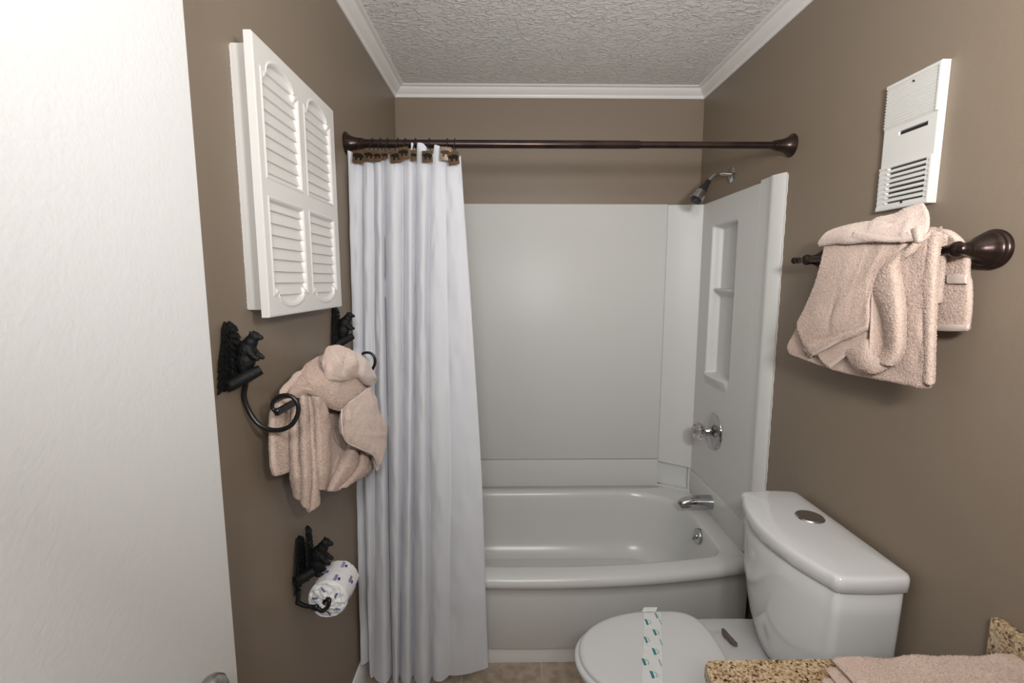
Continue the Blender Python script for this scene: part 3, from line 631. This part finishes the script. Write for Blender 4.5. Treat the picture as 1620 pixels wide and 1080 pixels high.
parts = [shell(px_surf([[(1284, 559, .858), (1308, 546, .853), (1338, 529, .854), (1373, 514, .858)], [(1285, 563, .860), (1310, 551, .855), (1338, 534, .856), (1374, 518, .860)]], 10, 90), .0022, 17, .0002, low=.0003),
         shell(px_surf([[(1264, 518, .860), (1271, 540, .860), (1281, 560, .861)], [(1267, 517, .858), (1274, 538, .858), (1285, 558, .859)]], 10, 60), .002, 18, .0002, low=.0003),
         shell(px_surf([[(1310, 577, .866), (1340, 555, .866), (1371, 535, .868)], [(1313, 583, .868), (1343, 560, .868), (1372, 540, .870)]], 10, 70), .002, 19, .0002, low=.0003)]
for q in parts:
    o = obj('hem_band', mesh_np('hem_band', *q), 'terry_flat', ht, 180); o['label'] = 'paler flat-woven hem'
S = px_surf([[(1271, 553, .866), (1284, 566, .866)], [(1273, 549, .864), (1286, 561, .864)]], 8, 12)
o = obj('care_tag', mesh_np('care_tag', *shell(S, .0006, 20, 0, low=.0002)), 'tagwhite', ht, 180); o['label'] = 'small white care tag'
# ---- washcloth on top
wc = thing('washcloth', 'pale blush washcloth draped on top of the towels on the right wall bar', 'washcloth', (.89, 1.2, 1.6))
E_ = [[(1318, 363, .902), (1350, 354, .904), (1388, 348, .906), (1425, 334, .910), (1463, 323, .916)],
      [(1310, 368, .888), (1345, 361, .888), (1385, 356, .888), (1425, 345, .892), (1468, 334, .900)],
      [(1302, 376, .876), (1340, 371, .870), (1382, 368, .868), (1424, 360, .872), (1469, 352, .884)],
      [(1296, 384, .874), (1338, 380, .864), (1380, 377, .860), (1424, 374, .862), (1466, 368, .874)],
      [(1297, 389, .880), (1338, 385, .866), (1380, 382, .862), (1424, 382, .862), (1460, 381, .872)]]
E2 = [[(1352, 366, .862), (1380, 370, .858), (1408, 375, .858), (1440, 365, .862)], [(1350, 374, .860), (1380, 377, .855), (1410, 379, .855), (1446, 374, .860)], [(1346, 383, .862), (1380, 382, .857), (1410, 383, .857), (1450, 382, .862)]]
E3 = [[(1446, 362, .872), (1452, 358, .862), (1462, 356, .866)], [(1445, 371, .868), (1452, 370, .856), (1462, 368, .862)], [(1448, 381, .870), (1455, 384, .860), (1463, 379, .866)]]
parts = [shell(wrinkle(px_surf(E_, 90, 150), 4, .003, 6), .005, 21, .0006, pile=.0013, low=.002), shell(px_surf(E2, 30, 100), .0035, 22, .0005, pile=.0013), shell(px_surf(E3, 40, 40), .004, 23, .0005, pile=.0013)]
V, Fq = join(parts); obj('folded_cloth', mesh_np('folded_cloth', V, Fq), 'cloth', wc, 180)
# ================================================================== LODGE STYLE BRACKETS (pine tree + standing bear)
def pine(bm, o, hgt, wid, th, seed):
    r = random.Random(seed); o = Vector(o)
    tube(bm, [o+Vector((.004, 0, -hgt*.5)), o+Vector((.006, 0, hgt*.49))], [.006, .0035], 8, 8)
    tiers = 9
    for k in range(tiers):
        t = k/(tiers-1); z = -hgt*.42+hgt*.84*t; hw = wid*.5*(1-.55*t**1.4)
        for s in range(7):
            a = -1+2*s/6; y = a*hw
            tip = o+Vector((.010+th*.3*(1-abs(a)), y+r.uniform(-.002, .002), z-.006-r.uniform(0, .005)-.004*abs(a)))
            root = o+Vector((.003, y*.2, z+.009))
            d = tip-root; side = d.cross(Vector((1, 0, 0))).normalized()*.0055
            v = [bm.verts.new(p) for p in (root+side*.7, root-side*.7, root+d*.65-side, tip, root+d*.65+side)]
            w2 = [bm.verts.new(p.co+Vector((-.004, 0, 0))-Vector((min(0, p.co.x-.004-o.x), 0, 0))*0) for p in v]
            n = 5
            bm.faces.new(v); bm.faces.new(w2[::-1])
            for j in range(n): bm.faces.new((v[j], w2[j], w2[(j+1) % n], v[(j+1) % n]))
def bear_mesh(name, o, k, face=1):
    """bear standing on its hind legs, facing away from the wall (+X); one closed surface"""
    bm = bmesh.new(); o = Vector(o)
    def E(x, y, z, rx, ry, rz, tilt=0):
        ellipsoid(bm, o+Vector((x, y*face, z))*k, (rx*k, ry*k, rz*k), 9, Matrix.Rotation(tilt, 3, 'Y'))
    E(.006, 0, -.012, .0175, .0155, .021, .25); E(.010, 0, .006, .0160, .0145, .021, .35); E(.018, 0, .020, .0115, .0115, .014, .5)
    E(.025, 0, .030, .0100, .0095, .0092, .3); E(.034, 0, .0285, .0065, .0050, .0048, .25); E(.037, 0, .0280, .0025, .0026, .0024)
    for s in (-1, 1):
        E(.0215, s*.0058, .0375, .0022, .0022, .0030)
        E(.019, s*.0085, .004, .0058, .0050, .012, -.75); E(.026, s*.0085, -.004, .0052, .0048, .0085, -1.1); E(.0315, s*.0085, -.0075, .0046, .0042, .0040)
        E(.006, s*.0085, -.022, .0075, .0058, .011, .3); E(.012, s*.0085, -.0315, .0095, .0050, .0040)
    o_ = obj(name, bm, 'iron', None, 180)
    md = o_.modifiers.new('blend', 'REMESH'); md.mode = 'VOXEL'; md.voxel_size = .0011*k; md.use_smooth_shade = True
    sm = o_.modifiers.new('soften', 'SMOOTH'); sm.factor = .6; sm.iterations = 4
    return o_
def lodge_bracket(parent, y, z, k=1.0, seed=1, log=True):
    bm = bmesh.new(); pine(bm, (XL+.0005, y, z), .125*k, .112*k, .012, seed); pl = obj('pine_tree_plate', bm, 'iron', parent)
    b = bear_mesh('bear_figure', (XL+.014, y+.018*k, z-.002*k), 1.15*k); b.parent = parent; b.matrix_parent_inverse = Matrix.Translation(-parent.location)
    bm = bmesh.new(); a = Vector((XL+.004, y-.024*k, z-.060*k)); c = Vector((XL+.050*k, y+.018*k, z-.034*k))
    tube(bm, [a, a.lerp(c, .5), c], [.0115*k, .0125*k, .0105*k], 12, 8); tube(bm, [a+Vector((0, -.008, .004)), a+Vector((.006, .02, .002))], [.011*k, .009*k], 10, 6)
    obj('log_base', bm, 'iron', parent, 50)
tr = thing('towel_rack', 'black iron towel rack with bear and pine tree brackets below the wall cabinet', 'towel rack', (XL, 1.23, 1.3))
Y1, Y2 = .924, 1.504; DY = Y2-Y1; AY = .955
for dy, sd_ in ((0, 1), (DY, 5)): lodge_bracket(tr, Y1+dy, 1.345, 1.0, sd_)
spx = [(378, 596), (381, 606), (386, 626), (392, 646), (402, 663), (414, 674), (430, 680), (447, 679), (461, 672), (470, 658), (472, 645), (468, 633), (459, 626), (448, 625), (438, 629), (431, 638), (432, 647), (438, 650)]
sp3 = [P(a, b, Y=AY) for a, b in spx]; sp3[0].x = max(sp3[0].x, XL+.012); sp3[1].x = max(sp3[1].x, XL+.012)
for dy in (0, DY):
    bm = bmesh.new(); pts = [(p.x, p.y+dy, p.z) for p in sp3]; tube(bm, pts, [.0052, .0052, .0048, .0042, .004], 12, 120)
    ellipsoid(bm, pts[-1], (.0075, .006, .0065), 8); obj('scroll_arm', bm, 'iron_smooth', tr, 60)
e0 = sp3[-1]
bm = bmesh.new(); box(bm, e0.x-.0045, e0.x+.0045, AY-.002, AY+DY+.002, e0.z-.009, e0.z+.004, .001); obj('rail', bm, 'iron_smooth', tr, 40)
# ================================================================== TOWELS ON THE LEFT RACK
lt = thing('bath_towel', 'large blush bath towel folded over the black bear towel rack', 'towel', (-.45, 1.2, 1.1))
back_f = [[(440, 640, -.480), (450, 632, -.480), (466, 628, -.480)], [(431, 656, -.490), (444, 655, -.492), (462, 650, -.495)], [(429, 700, -.495), (444, 700, -.498), (462, 700, -.5)], [(430, 735, -.495), (444, 732, -.498), (460, 726, -.5)], [(434, 753, -.495), (445, 751, -.498), (457, 745, -.5)]]
front = [[(452, 640, -.452), (466, 624, -.440), (490, 606, -.436), (520, 592, -.440), (556, 586, -.446), (580, 600, -.452)],
         [(460, 672, -.450), (474, 650, -.434), (497, 634, -.438), (524, 640, -.450), (554, 640, -.446), (588, 650, -.452)],
         [(461, 712, -.450), (476, 700, -.434), (500, 694, -.438), (524, 690, -.455), (556, 694, -.444), (592, 700, -.452)],
         [(463, 752, -.450), (478, 750, -.434), (500, 745, -.436), (522, 735, -.452), (552, 732, -.440), (588, 730, -.450)],
         [(468, 784, -.450), (482, 786, -.436), (502, 776, -.438), (522, 762, -.440), (548, 754, -.438), (582, 742, -.448)]]
def LC(rows):
    return [[(x, y, X-float(np.interp(x, [440, 466, 480, 520], [.045, .045, .022, 0]))) if X > -.47 else (x, y, X) for x, y, X in r] for r in rows]
hump = [[(444, 626, -.475), (462, 600, -.485), (486, 578, -.485), (520, 562, -.480), (556, 574, -.480), (582, 600, -.475)],
        [(448, 622, -.455), (468, 600, -.455), (492, 584, -.452), (522, 576, -.448), (556, 582, -.450), (584, 606, -.455)],
        [(454, 626, -.440), (474, 610, -.432), (498, 602, -.426), (526, 598, -.424), (556, 602, -.428), (584, 618, -.440)],
        [(462, 630, -.438), (484, 616, -.428), (506, 622, -.422), (530, 632, -.420), (556, 634, -.424), (586, 636, -.440)],
        [(470, 634, -.446), (490, 622, -.438), (508, 634, -.434), (532, 648, -.432), (556, 652, -.434), (588, 650, -.446)]]
pl1 = pleats([[(458, 634), (459, 670), (459, 705), (461, 748), (466, 785)], [(472, 620), (474, 655), (474, 695), (475, 742), (476, 792)],
              [(484, 616), (487, 655), (489, 700), (492, 748), (489, 811)], [(491, 618), (497, 655), (499, 700), (503, 745), (504, 798)]],
             [-.505, -.488, -.474, -.468], [.024, .028, .020], taper=([0, .1, .8, 1], [.8, 1, 1, .5]))
pl2 = pleats([[(490, 622), (496, 655), (498, 700), (501, 745), (503, 770)], [(518, 634), (520, 665), (520, 695), (517, 738), (511, 776)],
              [(552, 640), (552, 680), (551, 706), (536, 731), (517, 777)], [(566, 650), (567, 690), (568, 712), (562, 742), (530, 777)],
              [(582, 650), (583, 690), (583, 722), (580, 743), (553, 765)], [(590, 650), (592, 700), (592, 722), (588, 738), (577, 753)]],
             [-.466, -.462, -.458, -.452, -.450, -.458], [.032, .004, .036, .032, .022], taper=([0, .1, .8, 1], [1, 1, .9, .55]))
parts = [shell(px_surf(back_f, 90, 40), .007, 31, .0009, pile=.0017), shell(px_surf(LC(hump), 80, 150), .007, 33, .0009, pile=.0017), shell(pl1, .004, 32, .0009, pile=.0017, low=.0015), shell(pl2, .004, 34, .0009, pile=.0017, low=.0015)]
V, Fq = join(parts); obj('folded_cloth', mesh_np('folded_cloth', V, Fq), 'terry', lt, 180)
lh = thing('hand_towel', 'blush hand towel hanging from the right side of the bear towel rack', 'towel', (-.41, 1.35, 1.15))
HTs = [[(541, 647, -.418), (552, 636, -.410), (566, 625, -.410), (578, 616, -.414), (585, 612, -.422)],
       [(540, 660, -.414), (554, 656, -.402), (570, 648, -.400), (584, 640, -.404), (594, 630, -.420)],
       [(541, 676, -.414), (558, 676, -.400), (576, 672, -.396), (592, 666, -.402), (603, 656, -.420)],
       [(543, 688, -.414), (562, 694, -.400), (582, 692, -.396), (598, 686, -.402), (610, 680, -.422)],
       [(550, 700, -.416), (568, 708, -.404), (588, 712, -.398), (602, 706, -.404), (611, 698, -.424)],
       [(556, 704, -.418), (574, 711, -.408), (590, 720, -.402), (599, 736, -.404), (607, 712, -.424)]]
HT2 = [[(540, 650, -.428), (548, 660, -.424), (560, 680, -.424)], [(535, 668, -.430), (545, 676, -.426), (565, 695, -.424)], [(538, 686, -.430), (548, 694, -.426), (575, 708, -.422)]]
HT3 = [[(584, 712, -.420), (596, 716, -.412), (606, 712, -.416)], [(590, 730, -.418), (597, 732, -.408), (605, 724, -.414)], [(594, 742, -.418), (597, 745, -.410), (601, 736, -.416)]]
parts = [shell(wrinkle(px_surf(HTs, 130, 110), 8, .003, 8), .004, 51, .0006, pile=.0013, low=.0025), shell(px_surf(HT2, 50, 50), .003, 52, .0008, pile=.0017, low=.0025), shell(px_surf(HT3, 40, 30), .003, 53, .0006)]
V, Fq = join(parts); obj('folded_cloth', mesh_np('folded_cloth', V, Fq), 'cloth', lh, 180)
hp = [P(*q) for q in ((541, 647, -.410), (540, 660, -.406), (541, 676, -.406), (543, 688, -.406), (550, 700, -.408), (568, 709, -.398), (590, 720, -.394), (598, 738, -.396))]
bm = bmesh.new(); tube(bm, hp, .0022, 8, 160); o = obj('hem_edge', bm, 'terry_flat', lh, 180); o['label'] = 'pale rolled hem'
lw = thing('washcloth', 'pale blush washcloth bunched on top of the towels on the bear towel rack', 'washcloth', (-.42, 1.4, 1.3))
W1 = [[(516, 550, -.450), (530, 546, -.448), (546, 551, -.446), (558, 556, -.444), (566, 562, -.440)],
      [(512, 562, -.436), (528, 560, -.424), (546, 562, -.418), (560, 566, -.420), (571, 574, -.430)],
      [(510, 575, -.430), (527, 576, -.412), (544, 576, -.406), (558, 578, -.410), (567, 584, -.424)],
      [(512, 588, -.430), (524, 592, -.414), (540, 592, -.408), (554, 590, -.412), (562, 592, -.424)],
      [(518, 598, -.434), (524, 602, -.424), (540, 600, -.420), (552, 596, -.422), (558, 592, -.430)]]
W2 = [[(562, 558, -.436), (571, 564, -.440), (578, 572, -.448)], [(562, 572, -.420), (575, 576, -.414), (585, 584, -.430)], [(560, 588, -.424), (576, 592, -.408), (592, 594, -.424)], [(566, 598, -.432), (580, 603, -.416), (594, 600, -.428)], [(576, 605, -.436), (584, 608, -.426), (592, 606, -.434)]]
W3 = [[(506, 568, -.46), (514, 560, -.455), (520, 552, -.452)], [(507, 574, -.452), (514, 570, -.446), (522, 566, -.446)]]
W4 = [[(508, 598, -.436), (514, 596, -.428), (522, 596, -.430)], [(512, 603, -.434), (517, 603, -.428), (523, 602, -.430)]]
parts = [shell(wrinkle(px_surf(W1, 100, 110), 12, .003, 6), .006, 61, .0006, pile=.0013, low=.003), shell(px_surf(W2, 80, 60), .007, 62, .0006, low=.002), shell(px_surf(W3, 16, 30), .003, 63, .0004), shell(px_surf(W4, 16, 24), .003, 64, .0006)]
V, Fq = join(parts); obj('folded_cloth', mesh_np('folded_cloth', V, Fq), 'cloth', lw, 180)
# ================================================================== TOILET PAPER HOLDER
tp = thing('toilet_paper_holder', 'black iron toilet paper holder with a pine tree and bear low on the left wall', 'toilet paper holder', (XL, 1.17, .75))
yT, zT = 1.175, .762
bm = bmesh.new(); pine(bm, (XL+.0005, yT-.012, zT+.006), .125, .105, .014, 9); pine(bm, (XL+.018, yT+.004, zT+.022), .135, .050, .014, 19); obj('pine_tree_plate', bm, 'iron', tp)
b = bear_mesh('bear_figure', (XL+.030, yT+.012, zT-.002), 1.35); b.parent = tp; b.matrix_parent_inverse = Matrix.Translation(-tp.location)
bm = bmesh.new(); tube(bm, [P(466, 920, X=XL+.008), P(478, 914, X=XL+.02), P(496, 903, X=XL+.042)], [.013, .014, .012], 10, 20); obj('log_base', bm, 'iron', tp, 50)
# roll position: axis runs along the wall
RX, RZ, RR = -.459, .672, .050; RY0, RY1 = 1.135, 1.238
bm = bmesh.new(); wy = 1.12
pts = [(XL+.012, yT-.045, zT-.055), (XL+.010, yT-.050, zT-.085), (XL+.011, wy+.004, RZ+.004), (XL+.03, wy, RZ-.002), (RX-.02, wy-.004, RZ-.004), (RX-.004, wy-.008, RZ-.010), (RX+.008, wy-.004, RZ-.004), (RX+.012, wy+.002, RZ+.010), (RX+.006, wy+.008, RZ+.014)]
tube(bm, pts, [.006, .0055, .0052, .0052], 12, 90); ellipsoid(bm, pts[4], (.008, .007, .009), 8)
tube(bm, [(RX+.006, wy+.008, RZ+.014), (RX, wy+.02, RZ+.006), (RX, wy+.04, RZ)], [.0052, .0065, .0065], 12, 16)
tube(bm, [(RX, wy+.02, RZ), (RX, RY1+.012, RZ)], .0065, 12, 6); obj('hook_arm', bm, 'iron_smooth', tp, 60)
ro = thing('toilet_paper_roll', 'toilet roll wrapped in white paper with blue prints, on the low black holder', 'toilet paper roll', (RX, (RY0+RY1)/2, RZ))
na, nb = 70, 72; prof_ = [(-.004, .010), (-.010, .016), (-.006, .026), (-.001, .038), (.001, .046), (.006, .0498), (.012, .0505), (.05, .0508), (.09, .0505), (.097, .0495), (.102, .045), (.104, .036), (.106, .022), (.110, .014), (.106, .010)]
pr = cr(np.array(prof_), na); th = np.linspace(0, 2*PI, nb+1)
crn = smooth_noise(na, nb+1, 26, 26, 5); crn[:, -1] = crn[:, 0]; am = np.where((pr[:, 0] < .006) | (pr[:, 0] > .097), .0028, .0006)[:, None]
plt = (np.sin(th*11+1)+.6*np.sin(th*17))[None]*np.exp(-((pr[:, 1]-.028)/.014)**2)[:, None]*.0016
Rr = pr[:, 1][:, None]+plt+am*crn*.4; Yy = pr[:, 0][:, None]+am*crn; Rr = Rr*(1+.03*np.sin(th+.5)[None])
S = np.stack([RX+Rr*np.cos(th)[None], RY0+Yy, RZ+Rr*np.sin(th)[None]], -1)
V, Fq = grid_mesh(S); wr = obj('wrapper', mesh_np('wrapper', V, Fq), 'paper', ro, 60)
def ink(th0, y0, seed, sc=1.0):
    """small blue printed motif wrapped on the roll: a row of short strokes over a leaf spray"""
    r = random.Random(seed); bm = bmesh.new()
    def pt(a, b): t = th0+b/.0525; rad = .0518*(1+.03*math.sin(t+.5)); return (RX+rad*math.cos(t), RY0+y0+a, RZ+rad*math.sin(t))
    def stroke(a0, b0, a1, b1, w_):
        dx, dy = a1-a0, b1-b0; L = math.hypot(dx, dy); nx, ny = -dy/L*w_, dx/L*w_
        bm.faces.new([bm.verts.new(pt(*p)) for p in ((a0+nx, b0+ny), (a0-nx, b0-ny), (a1-nx, b1-ny), (a1+nx, b1+ny))])
    for k in range(5): x = (-.007+.0034*k)*sc; stroke(x, .001*sc, x+.0012*sc, .0055*sc, .0007*sc); 
    stroke(-.0075*sc, .0008*sc, .008*sc, .0018*sc, .0005*sc)
    for a in (-.9, -.3, .3, .9): stroke(0, -.001*sc, .005*sc*math.sin(a), -.006*sc*math.cos(a), .0009*sc)
    return bm
k = 0
for th0, y0 in ((1.15, .022), (1.15, .078), (1.9, .045), (2.5, .02), (2.5, .085), (.45, .05), (-.2, .018), (-.2, .082), (-.9, .05), (-1.5, .022), (3.1, .05), (3.7, .03), (4.3, .07)):
    k += 1; bm = ink(th0, y0, k, 1.45); o = obj('printed_motif', bm, 'blue_ink', wr); o['label'] = 'blue printed motif'
    md = o.modifiers.new('thick', 'SOLIDIFY'); md.thickness = .0003; md.offset = 1
for th0, r_ in ((.6, .033), (1.7, .036), (2.7, .03), (3.6, .036), (-.6, .034), (-1.4, .03)):
    bm = bmesh.new(); c0 = (RX+r_*math.cos(th0), RY0-.0065, RZ+r_*math.sin(th0))
    for j in range(5):
        a = th0+.5; ellipsoid(bm, (c0[0]+(j-2)*.0030*math.cos(a)-.002*(j % 2)*math.sin(a), c0[1], c0[2]+(j-2)*.0030*math.sin(a)+.002*(j % 2)*math.cos(a)), (.0013, .0016, .0030), 5)
    o = obj('printed_motif', bm, 'blue_ink', wr); o['label'] = 'blue printed motif'
# ================================================================== CURTAIN ROD, HOOKS, CURTAIN
RYY, RZZ = 1.695, 1.9480
rod = thing('shower_curtain_rod', 'dark bronze shower curtain rod running wall to wall', 'curtain rod', (.22, RYY, RZZ))
xj = P(1012, 229, Y=RYY).x
bm = bmesh.new(); lathe(bm, (XL+.03, RYY, RZZ), (1, 0, 0), [(0, .0140), (xj-XL-.034, .0140), (xj-XL-.030, .0130)], 32); obj('outer_tube', bm, 'bronze', rod, 40)
bm = bmesh.new(); lathe(bm, (xj-.01, RYY, RZZ), (1, 0, 0), [(0, .0118), (XR-.03-xj+.01, .0118)], 32); obj('inner_tube', bm, 'bronze', rod, 40)
fl = [(0, .038), (.003, .0385), (.006, .036), (.010, .031), (.020, .025), (.032, .021), (.046, .0185), (.052, .0190), (.054, .0165), (.064, .0160), (.066, .012)]
for x, s in ((XL+.0003, 1), (XR-.0003, -1)):
    bm = bmesh.new(); lathe(bm, (x, RYY, RZZ), (s, 0, 0), fl, 44); obj('end_flange', bm, 'bronze', rod, 40)
# curtain
cu = bpy.data.objects.new('x', None); bpy.data.objects.remove(cu)
lines = [  # fold valleys: image x at (top 260, mid 500, low 740, hem)   valley depth
    ((546, 553, 559, 559), 0), ((572, 574, 573, 584), .018), ((591, 593, 592, 590), .012), ((606, 609, 612, 618.5), .030), ((637, 637, 636, 630), .026), ((656, 656, 652, 651), .030), ((680, 677, 678, 681.5), .024), ((704, 708, 713, 708), .005), ((729, 745, 762, 773), 0)]
crest = [.012, .014, .022, .030, .022, .026, .014, .010]
LV = [(1.93, 0), (1.43, 1), (.93, 2), (.0, 3)]
zs = np.array([1.93, 1.40, .95, .02])[::-1]
na, nb = 220, 8*40
pxy = [260, 500, 740, 1050]
def base_y(z): return np.interp(z, [0, .36, 1.0, 1.93], [1.597, 1.607, 1.645, 1.684])
def colx(vals, z, yoff):
    # image x -> metric x on the hanging plane of that height
    out = []
    for k, (vx, py) in enumerate(zip(vals, pxy)):
        zz = [1.90, 1.43, .80, .03][k]; out.append(P(vx, py, Y=float(base_y(zz))).x)
    return np.interp(z, [.03, .80, 1.43, 1.90], out[::-1])
hem_px = [1051, 1034, 1056, 1056, 1055, 1066, 1067, 1048, 1036]
topz_px = [(546, 236), (560, 240), (590, 244), (600, 252), (610, 247), (617, 240), (619, 250), (632, 253), (647, 251), (649, 226), (654, 226), (656, 250), (659, 226), (667, 227), (682, 240), (685, 244), (687, 229), (696, 231), (699, 250), (712, 252), (723, 250), (729, 242)]
topx = [P(a, b, Y=1.667) for a, b in topz_px]
S = np.zeros((na, nb, 3)); ss = np.linspace(0, 8-1e-6, nb)
hemz = [.085, .078, .030, .032, .026, .018, .018, .034, .085]
for j, s in enumerate(ss):
    i = int(s); t = s-i
    l0, d0 = lines[i]; l1, d1 = lines[i+1]
    xt0 = P(l0[0], 260, Y=1.684).x*(1-t)+P(l1[0], 260, Y=1.684).x*t
    zt = float(np.interp(xt0, [p.x for p in topx], [p.z for p in topx]))
    sh_ = np.sin(PI*t)**.55
    # hem height: rounded fold bottoms
    zb = np.interp(s, range(9), hemz); zb = {0: .085+(.0)*t, 1: .070-.04*t, 7: .034+.036*t**1.3}.get(i, (hemz[i]+hemz[i+1])/2-.003*sh_)
    if i == 0: zb = .100-.01*t
    z = np.linspace(zt, zb, na)
    x = colx(l0, z, 0)*(1-t)+colx(l1, z, 0)*t
    f = np.interp(z, [0, .4, 1.2, 1.75, 1.93], [1.15, 1.0, .9, .75, .45])
    vd = d0*(1-t)+d1*t
    y = base_y(z)+vd*f-crest[i]*sh_*f - (vd*f)*sh_
    if i in (7, 6): y = y+.004*np.sin(z*5+s*2)*sh_
    # overlap: crest leans over the valley on its right, making narrow dark creases
    x = x+ (.010*np.sin(PI*t)*f if i in (2, 3, 4, 5) else 0)
    if i == 0: y = y + np.interp(z, [0, .3, 1], [-.005, .0, 0])*(1-t)
    y = np.where(z > 1.925, np.minimum(y, 1.672), y)
    lean = .010*np.clip((z-1.90)/.05, 0, 1)
    S[:, j] = np.stack([x, y-lean, z], -1)
S[..., 0] = np.maximum(S[..., 0], XL+.010)
S[..., 1] += smooth_noise(na, nb, 26, 30, 77)*.0018
for _ in range(2): S[:, 1:-1] = (S[:, :-2]+2*S[:, 1:-1]+S[:, 2:])/4
V, Fq = shell(S, .0007, 70, 0, low=0)
curt = obj('shower_curtain', mesh_np('shower_curtain', V, Fq), 'curtain', None, 180)
tag(curt, 'white fabric shower curtain bunched to the left side of the tub', 'shower curtain')
bm = bmesh.new()
# hooks with bear plaques
specs = [(567, 248, 17, 17, -.10, 0), (583.5, 246, 14, 15, -.04, 0), (597, 247, 12, 14, .05, 0), (609, 246, 9, 9, .12, 0), (626.5, 248, 18, 16, .08, 0), (638.5, 242, 15, 17, .12, 0), (654.5, 246, 9, 15, -.05, 0), (676, 247.5, 15, 16, .03, 0), (705, 243, 16, 19, -.06, 1), (717.5, 250, 16, 18, .12, 0)]
words = ['beside the left rod flange', 'second from the left flange', 'third from the left flange', 'half behind the folded corner', 'tilted, beside the folded corner', 'set highest of all', 'mostly hidden between raised pleats', 'left of the slanting raised pleat', 'with a highlight painted on its face', 'at the right edge of the curtain']
def hook_mesh_parts(i, px, py, w_, h_, rot, light):
    c = P(px, py, Y=1.649-.002*(i % 2)); kx = .00228
    t = thing('curtain_hook', 'brown square bear plaque hook on the curtain rod, '+words[i], 'curtain hook', (c.x, 1.649, c.z), 'bear plaque curtain hooks on the rod')
    hw, hh = w_*kx/2, h_*kx/2; R_ = Matrix.Rotation(-rot, 4, 'Y')
    bm = bmesh.new(); box(bm, -hw, hw, -.002, .002, -hh, hh, .001); bmesh.ops.transform(bm, matrix=Matrix.Translation(c) @ R_, verts=bm.verts)
    p = obj('plaque', bm, 'plaque_highlight' if light else 'plaque', t, 40)
    bm = bmesh.new(); k = min(hw, hh)*.80
    out = [(-1.1, -.1), (-1.0, .35), (-.6, .62), (.1, .72), (.55, .55), (.8, .62), (.9, .45), (1.15, .2), (1.1, .02), (.75, -.02), (.6, -.2), (.6, -.75), (.25, -.75), (.2, -.25), (-.35, -.2), (-.4, -.75), (-.8, -.75), (-.85, -.2)]
    prism(bm, [(-a*k*1.05, -.0021, b*k+.0005) for a, b in out], (0, -.0012, 0)); bmesh.ops.transform(bm, matrix=Matrix.Translation(c) @ R_, verts=bm.verts)
    o = obj('bear_emblem', bm, 'bear_ink' if not light else 'chrome', p)  # chrome instead of black paints the silvery highlight on one emblem
    if light: o['label'] = 'bear emblem, highlight painted as chrome'
    bm = bmesh.new(); cx = c.x+.002*math.sin(i); r = .0185
    tube(bm, [(cx, 1.651, c.z+hh-.003), (cx, 1.655, RZZ-.018), (cx, RYY-.0175, RZZ-.002), (cx, RYY-.0125, RZZ+.0125), (cx, RYY, RZZ+.018), (cx, RYY+.0125, RZZ+.0125), (cx, RYY+.0175, RZZ), (cx, RYY+.014, RZZ-.014)], .0017, 8, 60)
    ellipsoid(bm, (cx, RYY+.014, RZZ-.014), (.0025, .0025, .0025), 6)
    obj('hook_wire', bm, 'iron_smooth', t, 60)
bm.free()
for i, sp_ in enumerate(specs): hook_mesh_parts(i, *sp_)
# ================================================================== FOLDED TOWEL ON THE COUNTER
ft = thing('hand_towel', 'folded blush towel lying flat on the granite countertop', 'towel', (.72, .72, czt))
def slab_towel(x0, x1, y0, y1, z, t, seed, skew=0.0):
    na, nb = 90, 90; a = np.linspace(0, 1, na)[:, None]; b = np.linspace(0, 1, nb)[None]
    X = x0+(x1-x0)*a+skew*b+0*b; Y = y0+(y1-y0)*b+0*a; Z = z+.004*np.sin(b*4+a*2)+smooth_noise(na, nb, 7, 7, seed)*.0022
    return shell(np.stack([X+smooth_noise(na, nb, 5, 5, seed+3)*.002, Y+smooth_noise(na, nb, 5, 5, seed+4)*.002, Z], -1), t, seed, .0008, pile=.0017, low=.001)
t0 = P(1290, 1065, Z=.76); t1 = P(1312, 1033, Z=.785); t2 = P(1500, 1022, Z=.79)
parts = [slab_towel(t0.x, .958, .42, .800, czt+.010, .0085, 80, .012), slab_towel(t0.x+.012, .960, .42, .806, czt+.026, .008, 84, .016), slab_towel(t0.x+.022, .962, .42, .812, czt+.042, .009, 88, .02)]
V, Fq = join(parts); obj('folded_cloth', mesh_np('folded_cloth', V, Fq), 'terry', ft, 180)
